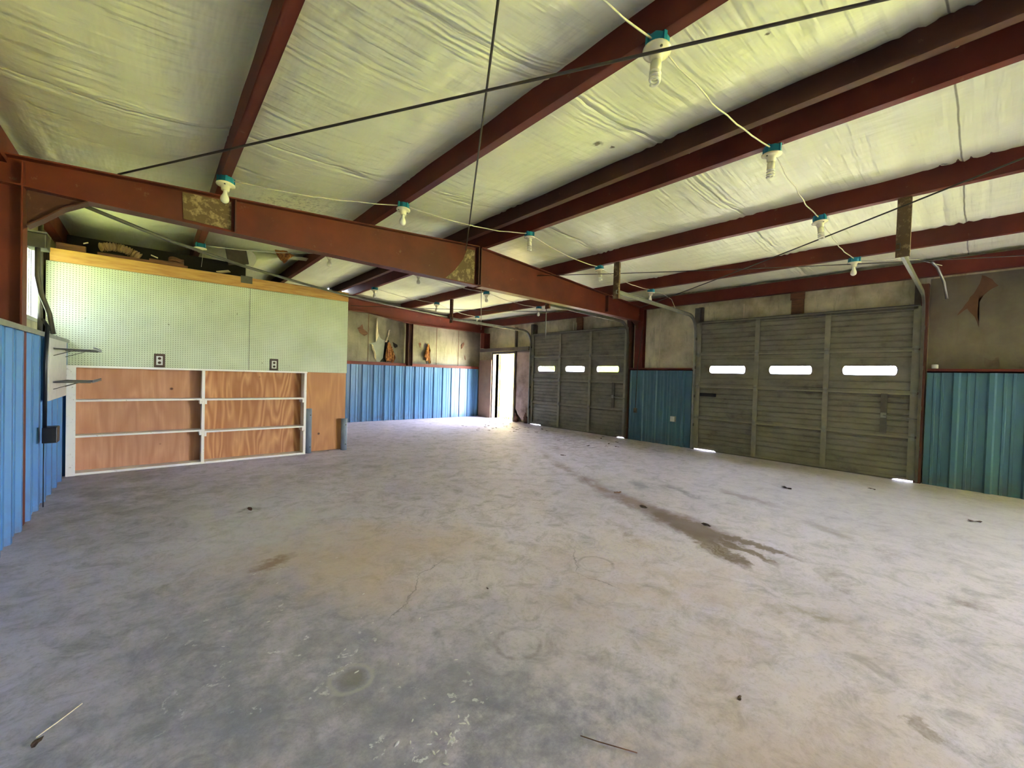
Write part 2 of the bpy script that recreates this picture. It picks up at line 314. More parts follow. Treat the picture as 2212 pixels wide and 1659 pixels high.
# ------------------------------------------------------------------ mesh helpers
class MB:
    def __init__(s): s.v = []; s.f = []; s.mi = []; s.k = 0; s.smooth = []
    def add(s, vs, fs, sm=False):
        o = len(s.v); s.v += [Vector(v) for v in vs]
        for f in fs: s.f.append([i+o for i in f]); s.mi.append(s.k); s.smooth.append(sm)
        return s
    def box(s, x0, x1, y0, y1, z0, z1):
        if x0 > x1: x0, x1 = x1, x0
        if y0 > y1: y0, y1 = y1, y0
        if z0 > z1: z0, z1 = z1, z0
        return s.add([(x0,y0,z0),(x1,y0,z0),(x1,y1,z0),(x0,y1,z0),(x0,y0,z1),(x1,y0,z1),(x1,y1,z1),(x0,y1,z1)],
              [(0,3,2,1),(4,5,6,7),(0,1,5,4),(1,2,6,5),(2,3,7,6),(3,0,4,7)])
    def obox(s, c, ax, ay, az):          # oriented box: centre and three half-axis vectors
        c, ax, ay, az = map(Vector, (c, ax, ay, az)); vs = []
        for k in (-1, 1):
            for i, j in ((-1,-1),(1,-1),(1,1),(-1,1)): vs.append(c+ax*i+ay*j+az*k)
        return s.add(vs, [(0,3,2,1),(4,5,6,7),(0,1,5,4),(1,2,6,5),(2,3,7,6),(3,0,4,7)])
    def prism(s, pts, axis, a, b):       # polygon extruded along an axis
        def mk(p, t):
            return {0: (t, p[0], p[1]), 1: (p[0], t, p[1]), 2: (p[0], p[1], t)}[axis]
        n = len(pts); vs = [mk(p, a) for p in pts] + [mk(p, b) for p in pts]
        return s.add(vs, [tuple(range(n)), tuple(range(2*n-1, n-1, -1))] + [(i, i+n, (i+1) % n+n, (i+1) % n) for i in range(n)])
    def tube(s, pts, r, seg=8, cap=True):
        pts = [Vector(p) for p in pts]; n = len(pts); vs = []; prev = None
        for i, p in enumerate(pts):
            d = (pts[min(i+1, n-1)] - pts[max(i-1, 0)]).normalized()
            a = d.cross(Vector((0,0,1)) if abs(d.z) < .9 else Vector((1,0,0))).normalized() if prev is None else (prev - d*prev.dot(d)).normalized()
            prev = a; b = d.cross(a); rr = r[i] if isinstance(r, (list, tuple)) else r
            for k in range(seg):
                t = 2*PI*k/seg; vs.append(p + (a*math.cos(t)+b*math.sin(t))*rr)
        fs = [(i*seg+k, i*seg+(k+1) % seg, (i+1)*seg+(k+1) % seg, (i+1)*seg+k) for i in range(n-1) for k in range(seg)]
        if cap: fs += [tuple(range(seg-1, -1, -1)), tuple((n-1)*seg+k for k in range(seg))]
        return s.add(vs, fs, True)
    def lathe(s, prof, c=(0,0,0), seg=20):   # prof: (radius, z) top to bottom
        vs = []; n = len(prof)
        for r, z in prof:
            for k in range(seg): vs.append((c[0]+r*math.cos(2*PI*k/seg), c[1]+r*math.sin(2*PI*k/seg), c[2]+z))
        fs = [(i*seg+k, i*seg+(k+1) % seg, (i+1)*seg+(k+1) % seg, (i+1)*seg+k) for i in range(n-1) for k in range(seg)]
        fs += [tuple(range(seg-1, -1, -1)), tuple((n-1)*seg+k for k in range(seg))]
        return s.add(vs, fs, True)
    def sheet(s, fn, nu, nv, th=None):       # surface fn(u,v), optional thickness vector
        vs = [Vector(fn(i/nu, j/nv)) for j in range(nv+1) for i in range(nu+1)]; w = nu+1
        fs = [(j*w+i, j*w+i+1, (j+1)*w+i+1, (j+1)*w+i) for j in range(nv) for i in range(nu)]
        if th is not None:
            o = len(vs); vs += [v+Vector(th) for v in vs]; fs2 = [tuple(reversed([i+o for i in f])) for f in fs]
            rim = [i for i in range(nu)] ; ed = [(i, i+1) for i in range(nu)] + [(i*w+nu, (i+1)*w+nu) for i in range(nv)] \
                + [(nv*w+i+1, nv*w+i) for i in range(nu)] + [((i+1)*w, i*w) for i in range(nv)]
            fs += fs2 + [(b, a, a+o, b+o) for a, b in ed]
        return s.add(vs, fs, True)
ORG = {}
def build(name, mb, mats, parent=None, keep=False, bevel=0, normals=True):
    if not isinstance(mats, (list, tuple)): mats = [mats]
    lo = Vector([min(v[i] for v in mb.v) for i in range(3)]); hi = Vector([max(v[i] for v in mb.v) for i in range(3)])
    org = Vector((0,0,0)) if keep else Vector(((lo.x+hi.x)/2, (lo.y+hi.y)/2, lo.z))
    me = D.meshes.new(name); me.from_pydata([v-org for v in mb.v], [], mb.f)
    for mt in mats: me.materials.append(M[mt] if isinstance(mt, str) else mt)
    me.polygons.foreach_set('material_index', mb.mi); me.polygons.foreach_set('use_smooth', mb.smooth)
    if normals:
        bm = bmesh.new(); bm.from_mesh(me); bmesh.ops.recalc_face_normals(bm, faces=bm.faces); bm.to_mesh(me); bm.free()
    me.update()
    o = D.objects.new(name, me); COL.objects.link(o)
    if bevel:
        b = o.modifiers.new('bevel', 'BEVEL'); b.width = bevel; b.segments = 2; b.limit_method = 'ANGLE'
    o.location = org; ORG[o] = org
    if parent: o.parent = parent; o.location = org - ORG[parent]
    return o
def tag(o, label=None, cat=None, group=None, kind=None):
    if label: o['label'] = label
    if cat: o['category'] = cat
    if group: o['group'] = group
    if kind: o['kind'] = kind
    return o
def thing(name, loc, label, cat, group=None):
    o = D.objects.new(name, None); COL.objects.link(o); o.location = loc; ORG[o] = Vector(loc); o.empty_display_size = .1
    return tag(o, label, cat, group)
def struct(name, mb, mats, parent=None, **k):
    o = build(name, mb, mats, parent, **k)
    if not parent: o['kind'] = 'structure'
    return o
def copy_tree(o, parent=None):
    c = o.copy(); COL.objects.link(c); ORG[c] = ORG.get(o, Vector())
    if parent: c.parent = parent
    for ch in list(o.children): copy_tree(ch, c)
    return c
def cut(o, mb):
    """carve the closed shape out of the object's mesh"""
    c = build('cutter', mb, 'black', keep=True)
    w = ORG[o]; c.location = Vector() ; o_par = o.parent; loc = o.location.copy(); o.parent = None; o.location = w
    md = o.modifiers.new('cut', 'BOOLEAN'); md.object = c; md.operation = 'DIFFERENCE'; md.solver = 'EXACT'
    bpy.context.view_layer.update(); dg = bpy.context.evaluated_depsgraph_get()
    me = D.meshes.new_from_object(o.evaluated_get(dg)); o.modifiers.remove(md); o.data = me
    D.objects.remove(c); o.parent = o_par; o.location = loc

# ------------------------------------------------------------------ the shell
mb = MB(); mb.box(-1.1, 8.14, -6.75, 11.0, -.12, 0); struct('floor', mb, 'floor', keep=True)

PURL = [-.80, .435, 1.935, 3.30, 3.655, 5.235, 6.795, 7.93]   # purlin web positions
def ceil_z(x, y):
    z = roof(x) + .195
    k = sorted(PURL)
    for a, b in zip(k, k[1:]):
        if a <= x <= b and b-a > .6:
            t = (x-a)/(b-a); s = math.sin(PI*t)**.55
            z -= (.085 if a < 1 else .06)*s*(1+.25*mnoise.noise(Vector((x*.7, y*.9, a))))
    for sy in (.19, 1.92, 3.9, 5.75, 7.6, 9.4):
        d = abs(y-sy-.05*mnoise.noise(Vector((x*.8, sy, 0))))
        if d < .35:
            e = 1-d/.35
            z += .020*e*math.sin(d*52)*(.5+mnoise.noise(Vector((x*1.6, y*.5, 3))))*(.4+.6*(mnoise.noise(Vector((x*.6, sy, 9)))>-.1)) - .012*math.exp(-(d/.02)**2)
    z += .010*mnoise.noise(Vector((x*2.2, y*2.2, 0)))+.004*mnoise.noise(Vector((x*9, y*5, 5)))
    return z
mb = MB(); NX, NY = 230, 480; XA, XB_, YA_, YB_ = -1.02, 8.1, -6.7, 10.95
mb.sheet(lambda u, v: (XA+(XB_-XA)*u, YA_+(YB_-YA_)*v, ceil_z(XA+(XB_-XA)*u, YA_+(YB_-YA_)*v)), NX, NY, (0, 0, .16))
struct('ceiling', mb, 'ceil', keep=True, normals=False)

def ribbed(mb, a0, a1, z0, z1, face, axis, out, ph=0., period=.305, depth=.028, back=.012):
    """ribbed sheet metal; face = plane coordinate, out = direction of the ribs (+1/-1)"""
    pts = [(a0, 0)]; a = a0 + ph
    while a < a1:
        for d, h in ((0, 0), (.018, 1), (.062, 1), (.080, 0), (.15, 0), (.156, .22), (.176, .22), (.182, 0), (.222, 0), (.228, .22), (.248, .22), (.254, 0)):
            if a0 < a+d < a1: pts.append((a+d, h*depth))
        a += period
    pts.append((a1, 0))
    prof = [(p, face + out*h) for p, h in pts] + [(p, face - out*back) for p, h in ((a1, 0), (a0, 0))]
    prof = [(b, a) for a, b in prof] if axis == 'y' else prof       # axis 'x': runs along x
    if axis == 'y': mb.prism(prof, 2, z0, z1)
    else: mb.prism(prof, 2, z0, z1)

# left wall
mb = MB()
WY0, WY1, WZ0, WZ1 = 6.25, 6.98, 1.74, 2.62
for a in ((Y0-.15, WY0, 0, 3.1), (WY1, 11.0, 0, 3.1), (WY0, WY1, 0, WZ0), (WY0, WY1, WZ1, 3.1)):
    mb.box(WL-.12, WL, *a)
wl = struct('wall_left', mb, 'wallins', keep=True)
mb = MB(); ribbed(mb, Y0, 7.06, 0, 1.555, XL-.025, 'y', 1, .1); build('wainscot_panel', mb, 'liner', wl)
mb = MB(); mb.box(WL, XL+.012, Y0, 7.05, 1.556, 1.575); mb.box(XL+.005, XL+.013, Y0, 7.05, 1.535, 1.575); build('ledge_cap', mb, 'galv', wl)
w1 = struct('window_1', MB().box(WL-.10, WL+.01, WY0, WY0+.04, WZ0, WZ1).box(WL-.10, WL+.01, WY1-.04, WY1, WZ0, WZ1)
            .box(WL-.10, WL+.01, WY0, WY1, WZ0, WZ0+.04).box(WL-.10, WL+.01, WY0, WY1, WZ1-.04, WZ1).box(WL-.07, WL-.03, 6.66, 6.69, WZ0, WZ1), 'white')
build('pane', MB().box(WL-.055, WL-.05, WY0+.04, WY1-.04, WZ0+.04, WZ1-.04), 'glass_dimming', w1)
# right wall with its three openings
DN = (.60, 3.66, 2.44); DF = (5.21, 8.25, 2.50); DP = (9.02, 10.0, 1.975)
mb = MB()
for a in ((Y0-.15, OPEN0, 0, 3.1), (OPEN0, OPEN1, OPENZ, 3.1), (OPEN1, DN[0], 0, 3.1), (DN[0], DN[1], DN[2], 3.1), (DN[1], DF[0], 0, 3.1), (DF[0], DF[1], DF[2], 3.1),
          (DF[1], DP[0], 0, 3.1), (DP[0], DP[1], DP[2], 3.1), (DP[1], 11.0, 0, 3.1)):
    mb.box(WR, WR+.10, *a)
wr = struct('wall_right', mb, 'wallins', keep=True)
build('shaded_dirty_sheet', MB().box(WR-.008, WR, OPEN1, .53, 1.57, 2.80), 'walldim_dirty', wr)  # added sheet, dim light at this end put into its dirty colour
for (a, b, ph) in ((OPEN1, .52, .05), (3.75, 5.14, .12)):
    mb = MB(); ribbed(mb, a, b, 0, 1.515, XR+.022, 'y', -1, ph); build('wainscot_panel', mb, 'liner_teal', wr)
mb = MB()
for a, b in ((OPEN1, .52), (3.75, 5.14)):
    mb.box(XR-.005, WR, a, b, 1.517, 1.535); mb.box(XR-.005, XR+.005, a, b, 1.517, 1.56); mb.box(XR-.005, XR+.05, a, b, 1.56, 1.566)
build('girt', mb, 'red', wr)
# back wall
mb = MB(); mb.box(-1.1, 8.14, WB, WB+.1, 0, 3.35); wb = struct('wall_back', mb, 'wallback', keep=True)
mb = MB(); ribbed(mb, 2.47, XR, 0, 1.505, YB+.022, 'x', -1, .13); build('wainscot_panel', mb, 'liner_back', wb)
mb = MB(); mb.box(2.47, XR, YB, WB, 1.507, 1.525); mb.box(2.47, XR, YB, YB+.01, 1.525, 1.575); mb.box(2.47, XR, YB, YB+.06, 1.575, 1.585); build('girt', mb, 'red', wb)
# front wall, behind the camera
mb = MB(); mb.box(-1.1, 8.14, Y0-.12, Y0, 0, 3.4)
struct('wall_front', mb, 'wallins', keep=True)
# thin seams in the wall insulation
mb = MB()
for y, z0, z1 in ((4.52, 1.58, 2.74), (1.84, 2.47, 2.73), (2.90, 2.47, 2.73), (-.25, 1.58, 2.75), (8.75, 2.1, 2.75), (6.9, 2.52, 2.75)):
    mb.box(WR-.006, WR, y-.008, y+.008, z0, z1)
build('seam_tab', mb, 'paper', wr)
mb = MB()
for x in (4.33, 6.42, 7.2): mb.box(x-.006, x+.006, WB-.006, WB, 1.59, 2.9)
build('seam_tab', mb, 'darkwood', wb)

def patch(name, axis, plane, pts, th, relief, mat, label, cat, seed=1):
    """irregular outlined piece on a wall, with thickness and crumpled relief"""
    bm = bmesh.new(); mk = (lambda a, b: (plane, a, b)) if axis == 0 else (lambda a, b: (a, plane, b))
    P = []
    for k, (a, b) in enumerate(pts):                       # ragged edge: extra points between the corners
        c, d = pts[(k+1) % len(pts)]
        for q in range(3):
            t = q/3; j = .012 if q else 0
            P.append((a+(c-a)*t+j*mnoise.noise(Vector((k*3.1, q*2.3, seed))), b+(d-b)*t+j*mnoise.noise(Vector((k*1.7, q*4.1, seed+5)))))
    vs = [bm.verts.new(mk(a, b)) for a, b in P]; f = bm.faces.new(vs)
    bmesh.ops.triangulate(bm, faces=[f]); bmesh.ops.subdivide_edges(bm, edges=bm.edges[:], cuts=3, use_grid_fill=True)
    bmesh.ops.triangulate(bm, faces=bm.faces[:])
    for v in bm.verts:
        q = v.co; w = 1 if not v.is_boundary else .25
        v.co[axis] -= relief*w*abs(mnoise.noise(Vector((q.x*9, q.z*5, q.y*9+seed)))+.5*mnoise.noise(Vector((q.x*25, q.z*14, q.y*25+seed))))
    g = bmesh.ops.extrude_face_region(bm, geom=bm.faces[:])
    for v in [e for e in g['geom'] if isinstance(e, bmesh.types.BMVert)]: v.co[axis] -= th
    bmesh.ops.recalc_face_normals(bm, faces=bm.faces[:])
    lo = Vector([min(v.co[k] for v in bm.verts) for k in range(3)]); hi = Vector([max(v.co[k] for v in bm.verts) for k in range(3)])
    org = Vector(((lo.x+hi.x)/2, (lo.y+hi.y)/2, lo.z))
    for v in bm.verts: v.co -= org
    me = D.meshes.new(name); bm.to_mesh(me); bm.free(); me.materials.append(M[mat])
    o = D.objects.new(name, me); COL.objects.link(o); o.location = org; ORG[o] = org
    return tag(o, label, cat)

# ------------------------------------------------------------------ steel frame
def isect(mb, poly_top, poly_bot, y, fl=.15, t=.012, tw=.008):
    """tapered beam in the XZ plane: top and bottom chord polylines"""
    mb.prism(poly_top + poly_bot[::-1], 1, y-tw/2, y+tw/2)
    for pl in (poly_top, poly_bot):
        for (x0, z0), (x1, z1) in zip(pl, pl[1:]):
            d = Vector((x1-x0, 0, z1-z0)); L = d.length; d.normalize(); n = Vector((-d.z, 0, d.x))
            mb.obox(((x0+x1)/2, y, (z0+z1)/2), d*(L/2+.004), (0, fl/2, 0), n*(t/2))
rt = thing('rafter_beam', (XC, YF, 2.6), 'long tapered red steel roof rafter spanning the room below the purlins', 'beam')
mb = MB(); top = [(-.93, roof(-.93)-.012), (XC, roof(XC)-.012)]; isect(mb, top, [(-.93, 2.66), (-.42, 2.645), (XC, 2.61)], YF); build('left_span', mb, 'red', rt)
mb = MB(); isect(mb, [(XC+.05, roof(XC+.05)-.012), (8.0, roof(8.0)-.012)], [(XC+.05, 2.61), (8.0, 2.575)], YF); build('right_span', mb, 'red', rt)
for x, w in ((XC+.0, .012), (XC+.04, .012), (.60, .012), (6.72, .014)):
    mb = MB(); mb.box(x-w/2, x+w/2, YF-.073, YF+.073, 2.63, roof(x)-.025); build('stiffener_plate', mb, 'reddark', rt)
mb = MB(); mb.prism([(.20, 2.68), (.57, 2.67), (.57, roof(.5)-.03), (.19, roof(.2)-.03)], 1, YF-.012, YF-.0045); tag(build('splice_plate', mb, 'plate', rt), 'bare brown rust-marked patch')
mb = MB(); mb.prism([(3.05, 2.64), (3.54, 2.64), (3.54, 3.13), (3.40, 3.12), (3.33, 2.95), (3.2, 2.78)], 1, YF-.007, YF-.0042); tag(build('rust_patch', mb, 'plate', rt), 'bare rusty patch')
mb = MB(); mb.prism([(-.755, 2.36), (-.70, 2.40), (-.56, 2.54), (-.43, 2.635), (-.755, 2.645)], 1, YF-.006, YF+.006)
for a, b in (((-.75, 2.36), (-.68, 2.42)), ((-.68, 2.42), (-.56, 2.545)), ((-.56, 2.545), (-.42, 2.638))):
    d = Vector((b[0]-a[0], 0, b[1]-a[1])); L = d.length; d.normalize(); mb.obox(((a[0]+b[0])/2, YF, (a[1]+b[1])/2), d*L/2, (0, .06, 0), Vector((-d.z, 0, d.x))*.005)
build('haunch_gusset', mb, 'reddark', rt)
mb = MB(); mb.prism([(7.90, 2.38), (7.84, 2.44), (7.70, 2.545), (7.55, 2.575), (7.90, 2.57)], 1, YF-.006, YF+.006); build('haunch_gusset', mb, 'reddark', rt)
for side, x0, x1, lab in (('l', -.965, -.765, 'dark red steel column at the left wall above the blue panels'), ('r', 7.925, 8.03, 'red steel column between the two overhead doors')):
    mb = MB(); zt = roof(x0) - .03 if side == 'l' else 2.84
    mb.box(x0, x1, YF-.002, YF+.002, 0, zt); mb.box(x0, x0+.01, YF-.08, YF+.08, 0, zt); mb.box(x1-.01, x1, YF-.08, YF+.08, 0, zt)
    if side == 'r': mb = MB(); mb.box(x0, x1, YF-.002, YF+.002, 0, zt); mb.box(x0, x0+.01, YF-.12, YF+.08, 0, zt); mb.box(x1-.01, x1, YF-.12, YF+.08, 0, zt)
    tag(build('steel_column', mb, 'red'), lab, 'column')
mb = MB(); isect(mb, [(-.93, roof(-.93)-.012), (XC, roof(XC)-.012), (8.0, roof(8.0)-.012)], [(-.93, 2.75), (XC, 2.95), (8.0, 2.70)], YN)
tag(build('rafter_beam', mb, 'red'), 'red steel roof rafter just behind the viewpoint', 'beam')
# end frame against the back wall
mb = MB(); isect(mb, [(2.3, roof(2.3)-.012), (XC, roof(XC)-.012), (8.0, roof(8.0)-.012)], [(2.3, 2.84), (4.2, 2.86), (5.4, 2.70), (8.0, 2.66)], 10.60, .14)
tag(build('end_rafter', mb, 'red'), 'dark red steel rafter along the top of the back wall', 'beam')
mb = MB(); mb.box(5.37, 5.50, 10.66, 10.668, 1.52, 2.72); mb.box(5.37, 5.378, 10.6, 10.73, 1.52, 2.72); mb.box(5.492, 5.50, 10.58, 10.73, 1.52, 2.72); mb.box(5.38, 5.49, 10.69, 10.80, 1.59, 2.72)
tag(build('wall_post', mb, 'reddark'), 'red steel post between the two cream panels of the back wall', 'post')
mb = MB(); mb.box(7.80, 7.81, 10.33, 10.51, 2.16, 2.64); mb.box(7.81, 8.03, 10.42, 10.43, 2.16, 2.64); mb.box(8.02, 8.03, 10.33, 10.51, 2.16, 2.64)
tag(build('corner_post', mb, 'red'), 'short red steel column piece in the far corner above the brown board', 'post')
# purlins (Z sections) in two bays each
def purlin(x, name, label, flip=1, mat='red', drop=0, h=.2):
    z = roof(x) - drop; f = .065*flip; t = .006
    mb = MB(); y0, y1 = Y0+.01, 10.84
    mb.prism([(x-t/2, z), (x+t/2, z), (x+t/2, z+h), (x-t/2, z+h)], 1, y0, y1)
    mb.box(min(x, x+f), max(x, x+f), y0, y1, z, z+t); mb.box(x+f-.002*flip, x+f+.002*flip, y0, y1, z, z+.022)
    mb.box(min(x, x-f), max(x, x-f), y0, y1, z+h-t, z+h)
    return tag(build(name, mb, mat), label, 'beam', 'red steel roof purlins')
PL = [(.435, 'purlin nearest the left wall crossing above the leftmost bulb of the middle string', 1), (1.935, 'second red purlin from the left, above the largest spiral bulb', 1),
      (3.30, 'brown ridge purlin, left one of the close pair at the roof peak', -1), (3.655, 'red ridge purlin, right one of the close pair at the roof peak', 1),
      (5.235, 'red purlin with the hanging door-track straps, right of the ridge pair', 1), (6.795, 'red purlin nearest the right wall above the overhead doors', 1)]
for x, l, f in PL: purlin(x, 'roof_purlin', l, f, 'reddark' if f < 0 else 'red')
def strut_(x, label, sgn):
    mb = MB(); z = roof(x) - .06; y0, y1 = Y0+.01, 10.84
    mb.box(x-.004, x+.004, y0, y1, z, z+.20); mb.box(min(x, x+sgn*.09), max(x, x+sgn*.09), y0, y1, z, z+.006); mb.box(min(x, x+sgn*.09), max(x, x+sgn*.09), y0, y1, z+.194, z+.20)
    return tag(build('eave_strut', mb, 'red'), label, 'beam')
strut_(-.86, 'dark eave beam in the upper left corner along the left wall', -1)
strut_(7.94, 'dark red eave beam running over both overhead doors', 1)

# bracing rods and other long lines
def rod(name, pts, r, label, cat, mat='cable', seg=6):
    return tag(build(name, MB().tube(pts, r, seg), mat), label, cat)
def sag(a, b, s, n=14):
    a, b = Vector(a), Vector(b)
    return [a.lerp(b, i/n) - Vector((0, 0, s*4*(i/n)*(1-i/n))) for i in range(n+1)]
rod('brace_rod', sag((-.24, 4.93, 2.93), (2.93, -.75, 2.95), .004), .008, 'long grey rod crossing the ceiling from the left rafter end up to the top right', 'rod')
rod('brace_rod', sag((3.36, 4.94, 3.09), (-.28, -.75, 2.97), .015), .007, 'steep thin rod from the ridge of the rafter to the top edge', 'rod')
rod('brace_rod', sag((7.85, 4.88, 2.86), (4.25, -.75, 2.98), .03), .007, 'thin rod running from the column top past the right hanging strap', 'rod')
rod('brace_rod', sag((4.75, 4.90, 2.97), (7.88, -.70, 2.88), .03), .006, 'thin nearly level wire from the rafter behind the lamps to the right', 'rod')
rod('brace_rod', [(-.52, 5.06, 2.657), (.10, 5.5, 2.585), (.80, 5.95, 2.545), (1.6, 6.4, 2.53), (2.39, 6.85, 2.535), (3.6, 7.5, 2.58), (4.5, 8.0, 2.63), (5.18, 8.33, 2.66)], .017, 'sagging grey pipe behind the rafter crossing above the pegboard wall', 'pipe', 'galvdark')
rod('brace_rod', sag((3.75, 5.08, 2.85), (7.8, 10.5, 2.75), .02), .007, 'thin rod in the far bay slanting to the back right corner', 'rod')
rod('brace_rod', sag((7.8, 5.4, 2.78), (3.7, 10.45, 2.95), .02), .007, 'thin rod in the far bay slanting from the column to the back wall', 'rod')

# ------------------------------------------------------------------ overhead doors
def overhead_door(name, y0, y1, zt, wins, zw, label, dark_bar=False):
    L = y1-y0; rootp = (XR+.02, (y0+y1)/2, 0)
    r = thing(name, rootp, label, 'garage door'); r['kind'] = 'structure'
    H = (zt-.02)/4; xf = XR+.02; th = .04
    for k in range(4):
        za = .02+k*H; zb = za+H-.0005
        # profile across the height: lips at both edges, shallow steps in between
        fr = [(xf-.016, za), (xf-.016, za+.03), (xf, za+.04)]
        ng = 6; gh = (H-.10)/ng
        for g in range(ng):
            q = za+.05+g*gh
            if k == 2: continue
            fr += [(xf, q), (xf, q+gh*.72), (xf+.009, q+gh*.80), (xf+.009, q+gh*.93)]
        if k == 2: fr += [(xf, za+.14), (xf+.006, za+.145), (xf+.006, za+.155), (xf, za+.16), (xf, zb-.11), (xf+.006, zb-.105), (xf+.006, zb-.095), (xf, zb-.09)]
        fr += [(xf, zb-.04), (xf-.016, zb-.03), (xf-.016, zb), (xf+th, zb), (xf+th, za)]
        mb = MB(); n = len(fr)
        mb.add([(x, y0+.0, z) for x, z in fr]+[(x, y1, z) for x, z in fr],
               [tuple(range(n)), tuple(range(2*n-1, n-1, -1))]+[(i, i+n, (i+1) % n+n, (i+1) % n) for i in range(n)])
        if k < 3: mb.box(xf+th-.001, xf+th+.004, y0, y1, zb-.02, zb+.02)
        sec = build('door_section', mb, 'door', r)
        build('rail', MB().box(xf-.024, xf-.0165, y0+.065, y1-.065, zb-.030, zb-.004), 'stile', sec)
        if k == 2:
            cm = MB(); 
            for a, b in wins:
                h = .066; pts = []
                for i in range(8): t = -PI/2+PI*i/7; pts.append((b-.03+.03*math.cos(t)*1.0, zw+h*math.sin(t) if 0 < i < 7 else zw+h*math.copysign(1, math.sin(t))))
                for i in range(8): t = PI/2+PI*i/7; pts.append((a+.03+.03*math.cos(t)*1.0, zw+h*math.sin(t) if 0 < i < 7 else zw+h*math.copysign(1, math.sin(t))))
                cm.prism(pts, 0, xf-.05, xf+.1)
            cut(sec, cm)
            for a, b in wins:
                fm = MB()
                for q0, q1, w0, w1 in ((a+.02, b-.02, zw+.066, zw+.076), (a+.02, b-.02, zw-.076, zw-.066), (a-.01, a, zw-.045, zw+.045), (b, b+.01, zw-.045, zw+.045)):
                    fm.box(xf-.006, xf+.002, q0, q1, w0, w1)
                wf = build('window_frame', fm, 'galvdark', sec)
                build('pane', MB().box(xf+.02, xf+.024, a+.005, b-.005, zw-.06, zw+.06), 'glass', wf)
    # stiles and hinges
    st = [y0+.02, y0+L*.335, y0+L*.66, y1-.02]
    for i, y in enumerate(st):
        w = .035 if i in (1, 2) else .045
        for k in range(4):
            za = .02+k*H
            build('stile', MB().box(xf-.030, xf-.0165, y-w, y+w, za+.012, za+H-.018), 'stile', r)
        for k in (1, 2, 3):
            z = .02+k*H; hb = MB().box(xf-.040, xf-.0305, y-.02, y+.02, z-.05, z+.045).tube([(xf-.046, y-.03, z), (xf-.046, y+.03, z)], .008, 6)
            build('hinge', hb, 'galv', r)
    # latch: short stile, bar
    yl = y0+.33; zz = .02+1*H
    build('latch_stile', MB().box(xf-.030, xf-.0165, yl-.035, yl+.035, zz+.02, zz+H-.02), 'galvdark', r)
    lt = build('latch', MB().box(xf-.045, xf-.031, yl-.03, yl+.03, zz+.24, zz+.31), 'galv', r)
    build('latch_bar', MB().tube([(xf-.05, yl, zz+.275), (xf-.05, y0+.12, zz+.255), (xf-.055, y0-.03, zz+.245)], .008, 6), 'galv', lt)
    build('top_rail', MB().box(xf-.03, xf-.0165, y0+.02, y1-.02, zt-.05, zt-.02).box(xf-.03, xf+.03, y0, y1, zt-.006, zt+.012), 'galvdark', r)
    # rubber seal touching the floor except at the ends, where daylight comes in
    build('bottom_seal', MB().prism([(y0+.22, 0.001), (y1-.40, 0.001), (y1-.34, .028), (y0+.14, .028)], 0, xf-.002, xf+.03), 'galvdark', r)
    # jambs, tracks
    for s, yy in ((-1, y0), (1, y1)):
        j = MB(); a, b = sorted((yy+s*.002, yy+s*.075)); j.box(XR-.005, WR, a, b, 0, zt+.28)
        build('jamb', j, 'galvdark' if s > 0 else 'reddark', r)
        yt = yy+s*.035; pts = [(XR-.035, yt, 0.02), (XR-.035, yt, 2.20)]
        R_ = .30; cx, cz = XR-.035-R_, 2.26
        for i in range(0, 9): t = PI/2*i/8; pts.append((cx+R_*math.cos(t), yt, cz+R_*math.sin(t)))
        pts.append((5.25, yt, cz+R_+.06))
        build('track', track_mesh(pts, s), 'galv' if s > 0 else 'galvdark', r)
        for z in (.45, 1.0, 1.55, 2.1): build('track_bracket', MB().box(XR-.03, XR+.01, yt-.02, yt+.02, z, z+.05), 'galvdark', r)
        ys = yt+s*.03; zp = roof(5.235)
        hs = MB().box(5.27, 5.275, ys-.05, ys+.05, cz+R_-.04, zp+.10).box(5.275, 5.305, ys-.05, ys-.045, cz+R_-.04, zp-.005)
        build('hanger_strap', hs, 'plate' if name == 'door_1' else 'darkwood', r)
    # torsion shaft and end brackets above the door
    build('top_seal', MB().box(xf+.02, WR+.04, y0-.02, y1+.02, zt-.004, zt+.016), 'rubber', r)
    ym = y0+L*.48
    build('header_bracket', MB().box(WR-.05, WR-.004, ym-.085, ym+.085, zt+.02, 2.80).box(WR-.06, WR-.045, ym-.10, ym+.10, 2.70, 2.86), 'darkwood', r)
    for y in (y0+.03, y1+.0): build('header_stub', MB().box(WR-.07, WR-.004, y-.04, y+.04, zt+.02, 2.74), 'greywood', r)
    if dark_bar:
        build('lift_handle', MB().box(xf-.04, xf-.013, y1-.37, y1-.08, 1.03, 1.09).box(xf-.05, xf-.035, y1-.34, y1-.12, 1.065, 1.085), 'rubber', r)
    return r
def track_mesh(pts, s):
    mb = MB(); P = [Vector(p) for p in pts]; n = len(P); prof = [(-.014, -.03), (.014, -.03), (.014, -.024), (-.009, -.024), (-.009, .024), (.014, .024), (.014, .03), (-.014, .03)]
    vs = []; k = len(prof)
    for i, p in enumerate(P):
        d = (P[min(i+1, n-1)]-P[max(i-1, 0)]).normalized(); side = Vector((0, s, 0)); nrm = d.cross(side).normalized()
        for a, b in prof: vs.append(p + side*(-a) + nrm*b)
    fs = [(i*k+j, i*k+(j+1) % k, (i+1)*k+(j+1) % k, (i+1)*k+j) for i in range(n-1) for j in range(k)] + [tuple(range(k-1, -1, -1)), tuple((n-1)*k+j for j in range(k))]
    return mb.add(vs, fs)
overhead_door('door_1', DN[0]+.01, DN[1]-.01, 2.44, [(2.80, 3.42), (1.82, 2.42), (.82, 1.43)], 1.54, 'nearer dark grey sectional overhead door with three small lit windows', True)
